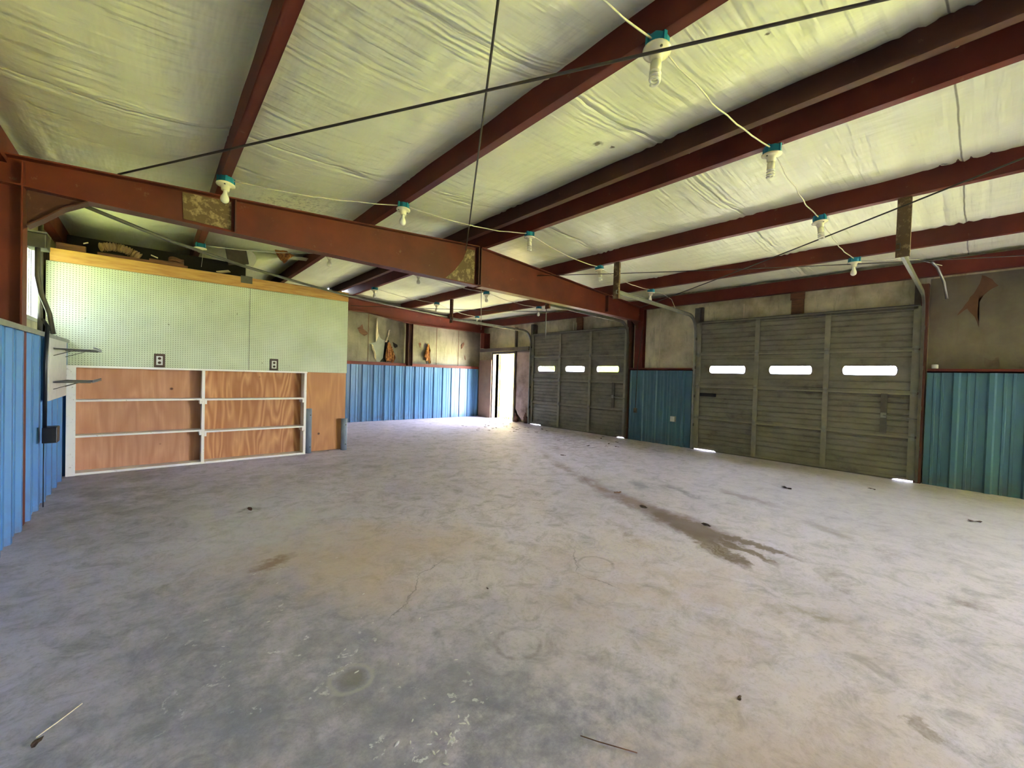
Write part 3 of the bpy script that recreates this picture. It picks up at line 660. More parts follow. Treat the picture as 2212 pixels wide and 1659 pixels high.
overhead_door('door_2', DF[0]+.01, DF[1]-.01, 2.48, [(7.39, 8.01), (6.41, 7.02), (5.43, 6.04)], 1.535, 'farther dark grey sectional overhead door left of the teal panel')
rod('pull_chain', [(5.4, 5.3, 2.60), (5.41, 5.31, 2.3), (5.40, 5.3, 2.02)], .008, 'thin pull cord hanging in front of the farther overhead door', 'cord', 'galv')

# ------------------------------------------------------------------ personnel doorway on the right, far corner
r = thing('door_3', (XR+.1, 9.5, 0), 'narrow open doorway to the grass outside with a cream door leaf', 'door'); r['kind'] = 'structure'
mb = MB(); mb.box(XR+.02, WR+.12, DP[1], DP[1]+.05, 0, DP[2]+.05); mb.box(XR+.02, WR+.12, DP[0]-.05, DP[0], 0, DP[2]+.05); mb.box(XR+.02, WR+.12, DP[0], DP[1], DP[2], DP[2]+.05)
build('door_frame', mb, 'greywood', r)
lf = build('door_leaf', MB().box(WR+.13, WR+1.02, DP[1]-.065, DP[1]-.02, .02, DP[2]-.01), 'creamdoor', r, bevel=.004)
build('door_knob', MB().tube([(WR+.95, DP[1]-.07, 1.0), (WR+.95, DP[1]-.11, 1.0)], [.012, .028], 10), 'galv', lf)
for z in (.3, 1.0, 1.7): build('hinge', MB().tube([(WR+.125, DP[1]-.03, z-.05), (WR+.125, DP[1]-.03, z+.05)], .009, 8), 'galv', lf)
build('strike_plate', MB().box(XR+.012, XR+.02, DP[0]-.045, DP[0]-.008, .93, 1.08), 'galv', r)
tag(build('leaning_board', MB().box(XR-.02, XR-.004, 10.03, 10.66, 0, 1.79), 'cardboard'), 'plain brown board standing in the far corner beside the open doorway', 'board')
mb = MB(); mb.box(XR-.06, XR+.03, 8.33, 10.62, 2.05, 2.15); tag(build('header_board', mb, 'greywood'), 'weathered grey timber rail above the open doorway', 'board')
mb = MB(); mb.box(XR-.02, XR+.06, 8.92, 8.965, 0, 2.04); mb.box(XR-.02, XR+.06, 8.92, 8.965, 2.16, 2.72); tag(build('wall_stud', mb, 'greywood'), 'dark upright stud at the right side of the open doorway', 'stud')
mb = MB()
def pink(u, v):
    y = 8.34+.56*u; z = 2.04*v
    lowz = .05+.5*abs(u-.42)**1.0*(1.1 if u > .42 else .5)+.03*mnoise.noise(Vector((u*9, 0, 1)))
    z = lowz+(2.04-lowz)*v
    return (XR+.02-.03*math.sin(PI*u)*(.4+.6*(1-v)) - .012*mnoise.noise(Vector((u*5, v*4, 2))), y, z)
mb.sheet(pink, 26, 30, (.008, 0, 0)); tag(build('insulation_sheet', mb, 'pinkins'), 'stained pinkish sheet with a pointed torn bottom between doorway and overhead door', 'insulation sheet')
def clump(name, c, s, mat, label, cat, seed=0, n=5):
    bm = bmesh.new(); bmesh.ops.create_icosphere(bm, subdivisions=3, radius=1)
    for v in bm.verts:
        d = 1+.75*mnoise.noise(v.co*1.7+Vector((seed*3.1, 0, 0)))+.35*mnoise.noise(v.co*5+Vector((seed, 2, 0)))
        v.co = Vector((v.co.x*s[0]*d, v.co.y*s[1]*d, v.co.z*s[2]*d))
    mz = min(v.co.z for v in bm.verts)
    me = D.meshes.new(name); bm.to_mesh(me); bm.free(); me.materials.append(M[mat])
    for p_ in me.polygons: p_.use_smooth = True
    o = D.objects.new(name, me); COL.objects.link(o); o.location = c; ORG[o] = Vector(c)
    return tag(o, label, cat) if label else o
clump('fallen_insulation', (7.93, 8.45, .12), (.06, .09, .16), 'darkwood', 'dark rotten clump at the floor below the pointed torn sheet', 'debris', 2)
clump('fallen_insulation', (7.92, 8.85, .10), (.05, .07, .13), 'darkwood', 'dark clump at the foot of the doorway stud', 'debris', 5)

# ------------------------------------------------------------------ pegboard partition
YP = 7.066
mb = MB(); mb.box(-.93, 2.44, YP+.012, YP+.10, 0, 2.46); mb.box(2.34, 2.44, YP+.10, WB, 0, 2.46); mb.box(-.93, 2.44, YP+.10, WB, 2.40, 2.46)
wp = struct('wall_partition', mb, 'greywood', keep=True)
build('added_shade_panel', MB().box(-.85, 1.1, 7.80, 7.84, 2.462, 2.955), 'cavity', wp)  # added divider, blocks far-bay light so the space above stays dark
for a, b, lab in ((-.93, 1.052, 'left large sheet of pale green pegboard on the partition'), (1.058, 2.462, 'right sheet of pale green pegboard on the partition')):
    tag(build('pegboard_panel', MB().box(a, b, YP, YP+.011, 1.275, 2.47), 'peg'), lab, 'pegboard')
tag(build('plywood_panel', MB().box(1.79, 2.45, YP, YP+.011, .005, 1.272), 'ply3'), 'bare plywood sheet right of the white shelves', 'plywood')
tag(build('header_board', MB().box(-.90, 2.455, YP-.03, YP+.03, 2.472, 2.615), 'lumber', bevel=.003), 'long yellow timber beam along the top of the pegboard wall', 'beam')
for i, (x, z) in enumerate(((.18, 2.55), (.24, 2.54), (.55, 2.53), (1.75, 2.54), (1.86, 2.53), (1.97, 2.53))): pass
# shelves
sh = thing('shelf_unit', (.53, 6.92, 0), 'long low white-edged shelf unit with plywood back below the pegboard', 'shelves')
YS = 6.87
for x, a in ((-.725, 1), (.515, 1), (1.775, 1)):
    w = .016
    tag(build('side_panel' if x != .515 else 'divider', MB().box(x-w, x+w, YS, YP, .005, 1.255), 'shelfwhite', sh), None)
build('face_strip', MB().box(-.741, -.665, YS-.015, YS-.001, .005, 1.28), 'shelfwhite', sh)
build('top_board', MB().box(-.745, 1.795, YS-.01, YP-.001, 1.257, 1.281), 'shelfwhite', sh)
build('bottom_board', MB().box(-.708, .498, YS, YP, .005, .032).box(.532, 1.758, YS, YP, .005, .032), 'shelfwhite', sh)
for x0, x1, zs in ((-.708, .498, (.872, .455)), (.532, 1.758, (.868, .435))):
    for z in zs:
        build('shelf_board', MB().box(x0, x1, YS-.004, YP-.013, z-.011, z+.011), 'shelfwhite', sh)
        for xx in (x0, x1-.022): build('cleat', MB().box(xx, xx+.022, YS-.006, YP-.02, z-.06, z-.0115), 'shelfwhite', sh)
build('back_panel', MB().box(-.708, .498, YP-.012, YP-.001, .033, 1.255), 'ply1', sh)
build('back_panel', MB().box(.532, 1.758, YP-.012, YP-.001, .033, 1.255), 'ply2', sh)
for x, lab in ((.064, 'double electric outlet on the pegboard above the left shelves'), (1.378, 'double electric outlet on the pegboard above the right shelves')):
    o = thing('wall_outlet', (x, YP-.01, 1.36), lab, 'outlet')
    build('cover_plate', MB().box(x-.055, x+.055, YP-.014, YP-.001, 1.285, 1.46), 'brownplate', o, bevel=.003)
    fc = build('receptacle', MB().box(x-.032, x+.032, YP-.020, YP-.0145, 1.315, 1.43), 'white', o, bevel=.002)
    for z in (1.345, 1.40): build('socket', MB().lathe([(.0, .004), (.017, .004), (.017, -.001), (0, -.001)], (0, 0, 0), 14), 'brownplate', fc)
    for c, z in zip(fc.children, (1.345, 1.40)): c.rotation_euler = (PI/2, 0, 0); c.location = Vector((x, YP-.0215, z))-ORG[fc]
# pipes
for x, y, z, r_, tx, lab in ((1.862, 6.98, .70, .042, .0, 'grey upright pipe guard against the right end of the shelves'), (2.405, 6.97, .52, .048, .02, 'shorter grey upright pipe guard at the right end of the plywood')):
    t_ = thing('pipe_guard', (x, y, 0), lab, 'pipe', 'pipe guards')
    N = 20; mb = MB(); prof = [(r_, 0), (r_, z), (r_-.006, z), (r_-.006, .02)]
    mb.lathe([(r_-.006, 0.0), (r_, 0.0), (r_, z), (r_-.006, z), (r_-.006, z-.05), (.0001, z-.05)], (x, y, 0), 24)
    build('tube', mb, 'pipe', t_)
    for zz in (z-.1, .10): build('bolt', MB().tube([(x+.012, y-r_+.004, zz), (x+.012, y-r_-.006, zz)], .009, 8), 'galvdark', t_)

# ------------------------------------------------------------------ things lying on top of the partition
mb = MB(); n = 90; prof = []
pts = [(-.50+.36*i/n, 7.16+.01*math.sin(i*.2), 2.735+.05*math.sin(PI*i/n)-.05*i/n) for i in range(n+1)]
mb.tube(pts, [.045+.010*math.sin(i*1.15) for i in range(n+1)], 14); tag(build('ribbed_hose', mb, 'hose'), 'ribbed cream hose lying on top of the partition at left', 'hose')
for a in ((-.52, -.14, 7.10, 7.22, 2.618, 2.66, 0, 'darkwood', 'dark board under the ribbed hose on the partition top'),
          (-.20, .34, 7.09, 7.20, 2.618, 2.655, 0, 'darkwood', 'long dark board end to the right of the ribbed hose'),
          (-.05, .30, 7.10, 7.18, 2.656, 2.682, 0, 'darkwood', 'thin board stacked upon the long dark board'),
          (.36, 1.0, 7.12, 7.22, 2.618, 2.635, 0, 'greywood', 'thin grey board on the middle of the partition top'),
          (-.86, -.62, 7.10, 7.16, 2.618, 2.70, 0, 'darkwood', 'dark timber block at the left end of the partition top'),
          (1.5, 2.2, 7.14, 7.24, 2.618, 2.64, 0, 'darkwood', 'brown board on the right half of the partition top')):
    tag(build('loose_board', MB().box(*a[:6]), a[7]), a[8], 'board')
mb = MB()
for k in range(4): mb.tube([(.22+.075*math.cos(t*.5236), 7.15+.05*math.sin(t*.5236), 2.70+.012*k+.01*math.sin(t)) for t in range(13)], .008, 6)
tag(build('cord_coil', mb, 'darkwood'), 'small dark coil of cord on the boards above the pegboard', 'cord')
for c, ax, ay, lab in (((.74, 7.14, 2.665), (.07, 0, .02), (.02, .05, 0), 'cream torn sheet lying above the pegboard seam'), ((.0, 7.13, 2.72), (.035, 0, -.012), (0, .03, .01), 'small cream scrap on the stacked boards'), ((-.62, 7.12, 2.745), (.02, 0, .01), (0, .02, .0), 'tiny scrap on the timber block at far left')):
    tag(build('paper_scrap', MB().obox(c, ax, ay, (0, 0, .004)), 'paper'), lab, 'scrap')
tag(build('steel_clamp', MB().box(.935, 1.075, 7.022, 7.034, 2.53, 2.63).box(.935, 1.075, 7.034, 7.13, 2.618, 2.63), 'galvdark'), 'dull metal strap hooked over the yellow beam', 'strap')
# hanging torn roof insulation above the partition
mb = MB()
def hang(u, v):
    x = 1.14+1.0*u; zt = roof(x)+.12; zb = 2.80+.52*u**.75+.03*mnoise.noise(Vector((u*6, 3, 0)))
    zb = min(zb, zt-.05); fold = mnoise.noise(Vector((u*5, v*2.2, 2)))
    return (x+.04*math.sin(v*4)*(1-u), 7.58-.16*math.sin(PI*v)*(1-.5*u)+.09*fold*v, zt-(zt-zb)*v)
mb.sheet(hang, 40, 26, (0, .006, .0)); tag(build('hanging_insulation', mb, 'ceil'), 'white sheet of roof insulation sagging loose above the pegboard wall', 'insulation sheet')
patch('hanging_batt', 1, 7.36, [(1.33, 3.26), (1.42, 3.18), (1.47, 3.06), (1.55, 2.98), (1.62, 3.07), (1.70, 3.14), (1.6, 3.17), (1.5, 3.24)], .02, .05, 'fibreglass', 'tuft of yellow fibreglass hanging in front of the sagging white sheet', 'insulation', 9)
tag(build('roof_board', MB().obox((.95, 7.6, 3.06), (.13, 0, .03), (0, .02, 0), (-.03, 0, .16)), 'greywood'), 'brown board hanging beside the sagging roof sheet', 'board')

# ------------------------------------------------------------------ torn wall insulation
patch('torn_hole', 1, 10.855, [(4.36, 2.072), (4.525, 2.125), (4.576, 2.346), (4.617, 2.364), (4.663, 2.245), (4.75, 2.197), (4.879, 2.208), (4.84, 2.039), (4.802, 1.816), (4.821, 1.623), (4.708, 1.60), (4.566, 1.60), (4.535, 1.719), (4.461, 1.904), (4.43, 2.037)], .003, .0, 'foil', 'grey torn hole in the left cream panel of the back wall', 'hole')
patch('torn_shadow_hole', 1, 10.851, [(4.80, 2.20), (4.90, 2.21), (4.93, 2.05), (4.90, 1.6), (4.66, 1.60), (4.76, 1.72), (4.83, 1.9)], .003, .0, 'cavity', 'dark gap between the grey hole and the orange tuft', 'hole')
patch('torn_batt', 1, 10.83, [(4.847, 2.12), (4.904, 2.152), (4.981, 2.019), (5.059, 1.83), (5.078, 1.691), (5.007, 1.548), (4.961, 1.63), (4.92, 1.60), (4.874, 1.65), (4.832, 1.60), (4.784, 1.731), (4.823, 1.926)], .02, .09, 'fibreglass', 'large orange tuft of fibreglass hanging from the left back panel', 'insulation', 2)
patch('torn_hole', 1, 10.852, [(4.029, 2.455), (4.12, 2.517), (4.159, 2.574), (4.189, 2.444), (4.298, 2.375), (4.313, 2.323), (4.22, 2.261), (4.138, 2.307), (4.09, 2.342)], .003, .0, 'darkwood', 'small dark ragged tear high at the left of the back wall', 'hole')
patch('torn_flap', 1, 10.845, [(4.524, 2.771), (4.552, 2.774), (4.582, 2.453), (4.6, 2.292), (4.534, 2.124), (4.523, 2.339)], .01, .05, 'paper', 'long pale curled strip above the left side of the grey hole', 'insulation', 4)
patch('torn_flap', 1, 10.845, [(4.881, 2.481), (4.93, 2.5), (4.885, 2.316), (4.846, 2.148), (4.788, 2.143), (4.856, 2.314)], .01, .05, 'paper', 'short pale curled strip above the orange tuft', 'insulation', 6)
patch('torn_flap', 1, 10.845, [(4.40, 2.07), (4.46, 2.037), (4.54, 1.799), (4.56, 1.61), (4.50, 1.716)], .01, .05, 'paper', 'narrow pale flap along the lower left edge of the grey hole', 'insulation', 8)
patch('torn_hole', 1, 10.852, [(5.013, 2.163), (5.073, 2.139), (5.164, 2.09), (5.165, 2.034), (5.091, 2.001), (5.045, 2.053)], .003, .0, 'cavity', 'small dark hole right of the orange tuft', 'hole')
patch('torn_batt', 1, 10.83, [(6.103, 2.2), (6.154, 2.16), (6.169, 1.894), (6.198, 1.62), (6.155, 1.60), (6.117, 1.713), (6.051, 1.681), (5.981, 1.824), (6.026, 1.974), (6.073, 2.095)], .02, .06, 'fibreglass', 'narrow yellow tuft of fibreglass in the right back panel', 'insulation', 3)
patch('torn_hole', 1, 10.852, [(5.816, 2.195), (5.88, 2.215), (5.898, 2.158), (5.869, 2.053), (5.843, 2.139)], .003, .0, 'darkwood', 'small dark tear left of the narrow yellow tuft', 'hole')
patch('torn_hole', 1, 10.852, [(7.302, 2.26), (7.394, 2.346), (7.408, 2.268), (7.343, 2.153), (7.306, 2.119)], .003, .0, 'darkwood', 'upper dark tear at the right end of the back wall panel', 'hole')
patch('torn_hole', 1, 10.852, [(7.426, 1.936), (7.467, 1.875), (7.481, 1.78), (7.442, 1.81)], .003, .0, 'darkwood', 'lower thin dark tear at the right end of the back wall panel', 'hole')
patch('rusty_tear', 0, 8.030, [(.273, 2.274), (.203, 2.418), (.134, 2.546), (.084, 2.674), (.07, 2.779), (-.02, 2.711), (-.074, 2.623), (-.007, 2.58), (.078, 2.485), (.09, 2.298), (.075, 2.108), (.115, 2.246), (.183, 2.361)], .002, .0, 'ruststain', 'brown rusty torn streak high on the right wall', 'tear')
patch('dark_smudge', 0, 8.030, [(.014, 1.716), (-.053, 1.675), (-.103, 1.727), (-.122, 1.582), (-.064, 1.608), (.004, 1.574)], .002, .0, 'greywood', 'small dark smudge above the teal panel at far right', 'smudge')

# ------------------------------------------------------------------ lamps
def spiral(c, r, h, turns, rr):
    n = int(turns*16); return [(c[0]+r*math.cos(2*PI*i/16), c[1]+r*math.sin(2*PI*i/16), c[2]-h*i/n) for i in range(n+1)]
def lamp_proto(kind):
    o = thing('bulb_lamp', (0, 0, 0), 'x', 'lamp')
    bx = MB(); s = .054
    bx.lathe([(s*.96, 0), (s, -.003), (s, -.045), (s*.98, -.047)], (0, 0, 0), 8)
    for k in range(4):
        a = PI/4+k*PI/2; bx.obox((s*.93*math.cos(a), s*.93*math.sin(a), -.022), (.010*math.cos(a), .010*math.sin(a), 0), (-.008*math.sin(a), .008*math.cos(a), 0), (0, 0, .026))
    build('junction_box', bx, 'bluebox', o)
    hd = build('lampholder', MB().lathe([(.058, -.048), (.064, -.052), (.064, -.060), (.050, -.066), (.030, -.072), (.027, -.100), (.024, -.104)], (0, 0, 0), 24), 'ceramic', o)
    for a in (.6, .6+PI): build('screw', MB().tube([(.045*math.cos(a), .045*math.sin(a), -.062), (.045*math.cos(a), .045*math.sin(a), -.071)], .006, 8), 'galvdark', hd)
    if kind == 'cfl':
        b = MB(); b.lathe([(.016, -.104), (.024, -.112), (.025, -.145), (.018, -.155)], (0, 0, 0), 18); bb = build('bulb_base', b, 'ceramic', o)
        b = MB(); b.tube(spiral((0, 0, -.155), .021, .055, 3.2, 0), .0065, 8); b.tube([(.021, 0, -.150), (.021, 0, -.158)], .0065, 8); build('spiral_tube', b, 'bulb', o)
    elif kind == 'round':
        pr = [(.013, -.104), (.014, -.122), (.018, -.135), (.026, -.150), (.030, -.165), (.030, -.178), (.025, -.192), (.014, -.201), (.002, -.204)]
        build('bulb', MB().lathe(pr, (0, 0, 0), 22), 'bulb', o)
    elif kind == 'pull':
        build('pull_cord', MB().tube([(.03, -.02, -.06), (.02, -.03, -.16), (.01, -.03, -.28)], .002, 5), 'romex', o)
    return o
PX = {'A': .468, 'B': 1.968, 'C': 3.69, 'D': 5.268, 'E': 6.83}
lamps = [('B', 1.18, 'cfl', 'largest spiral bulb in cream holder under blue box, top right of centre'), ('C', 1.17, 'cfl', 'spiral bulb lamp on the ridge purlin in the nearest string'),
    ('D', 1.20, 'cfl', 'spiral bulb lamp in the nearest string just left of the hanging strap'), ('E', 1.16, 'round', 'last lamp of the nearest string, above the nearer overhead door'), ('A', 1.2, 'round', None),
    ('A', 4.44, 'round', 'round bulb lamp above the left end of the rafter'), ('B', 4.07, 'round', 'round bulb lamp on the second purlin above the rafter'),
    ('C', 3.97, 'cfl', 'lamp above the middle of the rafter near the ridge plate'), ('D', 4.04, 'cfl', 'lamp of the middle string beside the small hanging strap'),
    ('E', 4.05, 'round', 'last small lamp of the middle string above the cream wall panel'),
    ('A', 7.09-.06, 'pull', 'lamp without bulb and with a pull cord behind the rafter, above the pegboard'), ('B', 6.47, 'round', 'round bulb lamp seen just below the rafter over the pegboard wall'),
    ('C', 6.95, 'round', 'bulb tip peeping below the rafter left of its ridge plate'), ('D', 6.95, 'round', 'bulb tip peeping below the rafter right of its ridge plate'), ('E', 6.95, 'round', 'small lamp in front of the farther door top below the rafter'),
    ('C', 8.95, 'round', 'small dark lamp in the far bay nearest the partition'), ('D', 8.95, 'round', 'small dark lamp in the far bay beside the hanging strap'), ('E', 9.4, 'round', 'farthest small lamp near the back right corner')]
protos = {}; LP = {}
for p_, y, kind, lab in lamps:
    if lab is None: LP[(p_, round(y))] = Vector((PX[p_], y, roof(PX[p_]-.033))); continue
    if kind not in protos: protos[kind] = lamp_proto(kind); o = protos[kind]
    else: o = copy_tree(protos[kind])
    z = roof(PX[p_]-.033)-.001; s = 1.12
    o.location = (PX[p_], y, z); o.scale = (s, s, s); o.rotation_euler = (random.uniform(-.12, .12), random.uniform(-.12, .12), random.uniform(0, 6)) if kind != 'pull' else (0, 0, 0)
    if p_ == 'B' and y < 2: o.rotation_euler = (.02, .10, .4)
    tag(o, lab, 'lamp', 'bare bulb lamps under the purlins'); LP[(p_, round(y))] = Vector((PX[p_], y, z-.02))
def run(a, b, s, wob=.02, n=18, seed=0):
    a, b = Vector(a), Vector(b); d = (b-a).normalized(); a = a+d*.055; b = b-d*.055
    return [a.lerp(b, i/n) - Vector((0, 0, s*4*(i/n)*(1-i/n))) + Vector((0, wob, wob*.6))*mnoise.noise(Vector((i*.35, seed, 0)))*math.sin(PI*i/n)*2 for i in range(n+1)]
for i, (row, order, lab) in enumerate(((1, 'ABCDE', 'nearest string'), (4, 'ABCDE', 'middle string'), (7, 'ABCDE', 'string behind the rafter'), (9, 'CDE', 'farthest string'))):
    ks = [LP.get((k, row)) or LP.get((k, row-1)) for k in order]
    for j, (a, b) in enumerate(zip(ks, ks[1:])):
        rod('light_cable', run(a, b, .05 if j else .035, .02, 18, i*5+j), .0055, 'cream cable of the %s, %s' % (lab, ['leftmost stretch', 'second stretch from left', 'third stretch from left', 'rightmost stretch'][j]), 'cable', 'romex')
rod('light_cable', [(6.88, 4.05, 2.93), (7.2, 4.02, 2.93), (7.45, 3.98, 2.86), (7.55, 3.95, 2.70)], .005, 'short cable end dropping from the last lamp of the middle string', 'cable', 'romex')
rod('light_cable', [(6.88, 1.15, 2.93), (7.2, .9, 2.96), (7.5, .62, 2.97), (7.8, .42, 2.92)], .005, 'cable end from the last lamp of the nearest string to the wall', 'cable', 'romex')
rod('conduit', [(7.55, .50, 2.93), (7.8, .46, 2.90), (7.93, .40, 2.72), (7.96, .37, 2.5)], .016, 'pale flexible conduit curving down the right wall from the ceiling', 'conduit', 'galv', 8)
rod('cable_drop', [(7.93, 4.86, 2.45), (7.86, 4.92, 1.6), (7.85, 4.93, .70)], .007, 'thin cable running down the red column to the switch', 'cable', 'cable')

# wall gear between the doors
o = thing('wall_switch', (7.86, 4.93, .62), 'small switch box at the foot of the red column on the teal panel', 'switch')
build('box', MB().box(7.82, 7.872, 4.90, 4.96, .60, .70), 'galvdark', o, bevel=.004); build('lever', MB().tube([(7.82, 4.93, .65), (7.80, 4.93, .67)], .006, 6), 'black', o)
o = thing('wall_outlet', (7.86, 4.08, .5), 'grey outlet box on the teal panel between the two overhead doors', 'outlet')
build('box', MB().box(7.83, 7.872, 4.02, 4.13, .49, .60), 'galv', o, bevel=.004); build('cover', MB().box(7.822, 7.829, 4.03, 4.12, .495, .595), 'white', o, bevel=.002)

# ------------------------------------------------------------------ left wall gear
o = thing('electrical_box', (-.70, 5.42, .6), 'black box on the blue left wall at the end of the conduit', 'electrical box')
build('box', MB().box(-.722, -.63, 5.36, 5.50, .595, .735), 'black', o, bevel=.006)
rod('conduit', [(-.71, 5.40, .735), (-.71, 5.40, 1.3), (-.70, 5.42, 1.62), (-.74, 5.5, 1.68)], .014, 'black conduit running down the blue left wall into the black box', 'conduit', 'black', 8)
rod('conduit', [(-.715, 5.40, .595), (-.715, 5.40, .03)], .004, 'thin wire from the black box down to the floor', 'wire', 'black', 6)
rod('conduit', [(-.86, 6.12, 2.42), (-.86, 6.12, 2.15), (-.84, 6.16, 1.98), (-.80, 6.28, 1.80), (-.78, 6.34, 1.60)], .02, 'curved grey conduit in front of the left window', 'conduit', 'galvdark', 8)
rod('conduit', [(-.90, 6.55, 2.75), (-.90, 6.55, 1.59)], .02, 'straight grey conduit at the right side of the left window', 'conduit', 'galvdark', 8)
o = thing('meter_box', (-.88, 6.2, 2.4), 'grey metal box hanging in the left window behind the column', 'electrical box')
build('box', MB().box(-.94, -.80, 6.08, 6.30, 2.42, 2.56), 'galvdark', o, bevel=.01); build('cover', MB().box(-.945, -.795, 6.07, 6.31, 2.56, 2.575), 'galv', o)
tag(build('backing_board', MB().box(-.726, -.714, 5.62, 6.62, .95, 1.53), 'white'), 'pale board on the blue left wall behind the wire racks', 'board')
for z, lab in ((1.44, 'upper wire rack on the left wall beside the shelves'), (1.12, 'lower wire rack on the pale board of the left wall')):
    o = thing('wire_rack', (-.6, 6.1, z), lab, 'rack', 'wire racks on the left wall'); dp = .26
    fr = MB()
    for x in (-.70, -.70+dp): fr.tube([(x, 5.72, z), (x, 6.58, z)], .004, 6)
    fr.tube([(-.70+dp, 5.72, z+.022), (-.70+dp, 6.58, z+.022)], .003, 6)
    build('frame', fr, 'wire', o)
    wr_ = MB()
    for k in range(24):
        y = 5.73+.036*k; wr_.tube([(-.70, y, z), (-.70+dp, y, z), (-.70+dp, y, z+.022)], .0018, 5)
    build('wires', wr_, 'wire', o)
    for y in (5.8, 6.5): build('bracket', MB().tube([(-.71, y, z-.006), (-.46, y, z-.006)], .004, 6).tube([(-.71, y, z-.07), (-.56, y, z-.008)], .0035, 6), 'galvdark', o)
tag(build('wall_tin', MB().lathe([(.02, 0), (.035, -.004), (.035, -.05), (.03, -.055)], (7.93, .45, 1.625), 14), 'white'), 'small white can on the ledge at the top of the teal panel', 'can')

# ------------------------------------------------------------------ floor litter
def leaf_mesh(s, seed):
    mb = MB(); n = 10; rnd = random.Random(seed); vs = [(0, 0, .004+s*.1)]
    for i in range(n):
        a = 2*PI*i/n; r = s*(.55+.45*abs(math.cos(a)))*rnd.uniform(.7, 1.1); vs.append((r*math.cos(a), r*.55*math.sin(a), .002+rnd.uniform(0, s*.25)))
    top = [(0, i+1, (i+1) % n+1) for i in range(n)]
    vs2 = vs + [(x, y, z-.0015) for x, y, z in vs]; fs = top + [(a+n+1, c+n+1, b+n+1) for a, b, c in top] + [(i+1, (i+1) % n+1, (i+1) % n+2+n, i+2+n) for i in range(n)]
    mb.add(vs2, fs); return mb
leafs = []
spots = []
rnd = random.Random(4)
for i in range(44):
    spots.append((rnd.triangular(5.6, 7.7, 7.2), rnd.triangular(6.4, 9.9, 8.6)))
for i in range(14): spots.append((rnd.uniform(6.3, 7.7), rnd.uniform(4.6, 7.0)))
for i, (x, y) in enumerate(spots):
    k = i % 4
    if i < 4: o = build('dead_leaf', leaf_mesh(.055, i), 'leaf'); leafs.append(o)
    else: o = leafs[k].copy(); COL.objects.link(o)
    sc = rnd.uniform(.5, 1.0); o.location = (x, y, .0005); o.scale = (sc, sc, sc); o.rotation_euler = (0, 0, rnd.uniform(0, 6))
    tag(o, 'dark dead leaf on the concrete near the open doorway and farther overhead door', 'leaf', 'dead leaves by the far doors')
def bit(name, x, y, pts, r, mat, lab, cat):
    return rod(name, [(x+a, y+b, c) for a, b, c in pts], r, lab, cat, mat, 6)
bit('twig', 1.23, .83, [(-.05, .09, .004), (-.02, .03, .006), (.0, .0, .005), (.05, -.08, .004)], .0018, 'darkwood', 'thin twig on the floor at bottom centre', 'twig')
bit('twig', -.26, 2.12, [(.07, .10, .003), (.02, .04, .005), (-.03, -.01, .004)], .0022, 'paper', 'thin pale straw on the floor at bottom left', 'twig')
for x, y, s, lab, mt in ((-.285, 2.085, .03, 'dark leaf at the end of the pale straw, bottom left', 'leaf'), (3.806, 2.258, .05, 'dark bit lying in the narrow part of the oil stain', 'leaf'), (3.80, 1.62, .05, 'dark curled leaf on the wide part of the oil stain', 'leaf'),
                     (4.02, 2.72, .06, 'rusty brown scrap at the upper end of the oil stain', 'darkwood'), (5.99, 1.58, .07, 'dark flat leaf before the nearer overhead door', 'leaf'), (6.11, .02, .06, 'dark splinter on the floor near the teal panel at right', 'leaf'), (1.83, .62, .022, 'dark crumb on the floor at lower right', 'leaf'),
                     (.69, 4.42, .05, 'rusty scrap on the floor in front of the shelves', 'darkwood'), (1.55, 1.95, .012, 'black speck on the floor below the centre', 'leaf'), (6.9, .9, .05, 'small dark leaf by the right corner of the nearer door', 'leaf'), (5.2, 4.6, .05, 'dark leaf on the middle of the floor', 'leaf')):
    o = build('floor_scrap', leaf_mesh(s, int(x*100)), mt); o.location = (x, y, .0005); o.rotation_euler = (0, 0, x*7); tag(o, lab, 'debris')
chip = build('paint_chip', leaf_mesh(.014, 77), 'pale')
rnd = random.Random(9)
cs = [(rnd.gauss(.78, .10), rnd.gauss(1.22, .08)) for _ in range(30)] + [(rnd.uniform(.2, 1.3), rnd.uniform(1.4, 3.0)) for _ in range(20)] + [(1.9, 4.6), (2.2, 5.1)]
for i, (x, y) in enumerate(cs):
    o = chip if i == 0 else chip.copy()
    if i: COL.objects.link(o)
    sc = rnd.uniform(.3, 1.0); o.location = (x, y, .0005); o.scale = (sc, sc, sc*.6); o.rotation_euler = (0, 0, rnd.uniform(0, 6))
    tag(o, 'tiny white paint chip on the concrete in the foreground', 'paint chip', 'white paint chips')

# ------------------------------------------------------------------ outdoors
mb = MB()
def ground(u, v): 
    x = -60+140*u; y = -60+140*v; return (x, y, -.10+.03*mnoise.noise(Vector((x*.3, y*.3, 0))))
mb.sheet(ground, 60, 60); g = struct('ground', mb, 'grass', keep=True)
mb = MB(); mb.box(8.15, 12.5, .5, 8.6, -.14, -.04).box(9.7, 11.3, 8.6, 14, -.14, -.041).box(13.4, 18.5, 8.6, 22, -.14, -.043)
tag(build('gravel_drive', mb, 'gravel'), 'pale gravel drive outside the overhead doors', 'drive', kind='stuff')
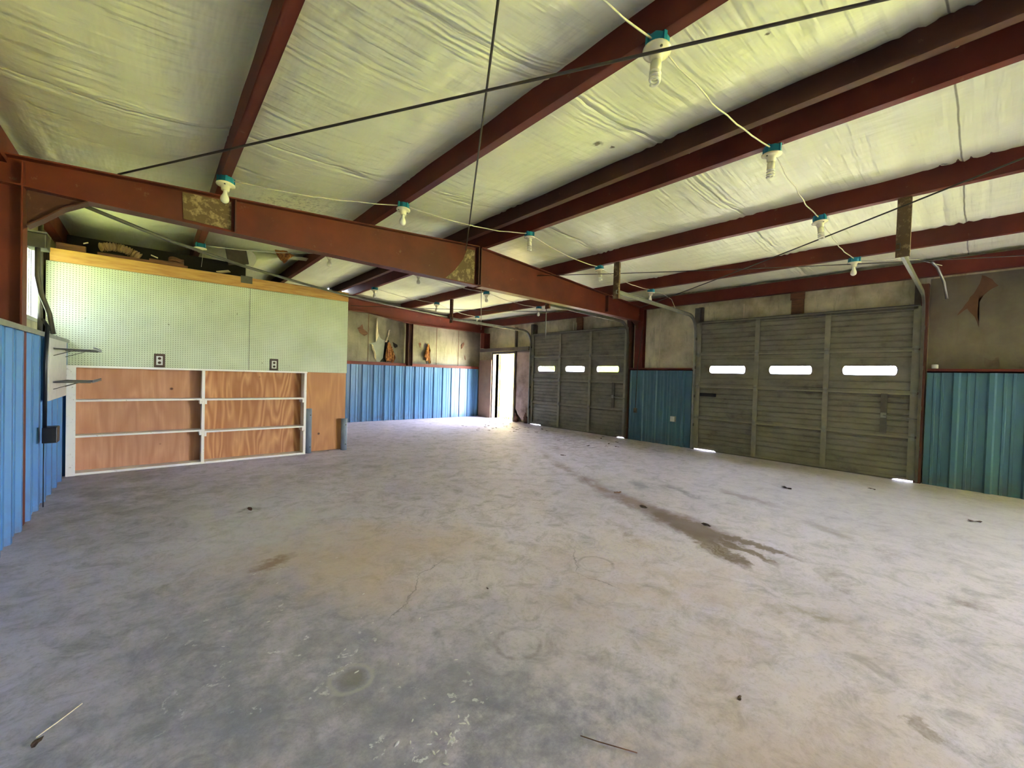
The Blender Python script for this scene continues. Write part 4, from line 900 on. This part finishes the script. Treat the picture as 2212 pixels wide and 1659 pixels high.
# grass blades beyond the doorway
rnd = random.Random(21); mb = MB()
for i in range(2600):
    x = rnd.uniform(8.3, 9.6) if i % 2 else rnd.uniform(11.4, 13.3); y = x*1.14+rnd.uniform(-.1, 1.6); h = rnd.uniform(.06, .22); a = rnd.uniform(0, PI); w = .008
    dx, dy = math.cos(a)*w, math.sin(a)*w; lx, ly = rnd.uniform(-.06, .06), rnd.uniform(-.06, .06)
    mb.add([(x-dx, y-dy, -.1), (x+dx, y+dy, -.1), (x+lx, y+ly, h-.1)], [(0, 1, 2)])
tag(build('grass_tuft', mb, 'grass', normals=False), 'tall green grass outside the open doorway', 'grass', kind='stuff')
def tree(x, y, h, s, seed, lab):
    t_ = thing('tree', (x, y, -.1), lab, 'tree')
    build('trunk', MB().tube([(x, y, -.15), (x+.1, y, h*.4), (x, y+.1, h*.8)], [.22, .16, .08], 8), 'bark', t_)
    c = clump('crown', (x, y, h), (s, s, s*.8), 'foliage', None, None, seed); c.parent = t_; c.location = (0, 0, h+.1)
for i, (x, y, h, s, lab) in enumerate(((26, 27, 5, 3.2, 'leafy green tree outside, nearest one behind the open doorway'), (33, 44, 6, 4, 'leafy green tree outside, farthest one on the left'), (40, 28, 6, 4, 'leafy green tree outside, standing apart at the right'))):
    tree(x, y, h, s, i*3+1, lab)
br = thing('sapling', (12.3, 14.45, -.1), 'thin sapling with orange dead leaves outside the open doorway', 'sapling')
build('twigs', MB().tube([(12.3, 14.45, -.12), (12.35, 14.45, 1.2), (12.25, 14.45, 2.2), (12.3, 14.4, 3.0)], .012, 6), 'bark', br)
mb = MB(); rnd = random.Random(3)
for i in range(150):
    t_ = rnd.random(); c = Vector((12.3, 14.45, 2.9-1.5*t_)) + Vector((rnd.gauss(0, .14), rnd.gauss(0, .14), rnd.gauss(0, .12)))
    a = Vector((rnd.uniform(-1, 1), rnd.uniform(-1, 1), rnd.uniform(-1, 1))).normalized(); b = a.cross(Vector((0, 0, 1))).normalized()
    mb.add([c-a*.05, c+b*.022, c+a*.05, c-b*.022], [(0, 1, 2, 3)])
build('leaves', mb, 'autumn', br, normals=False)
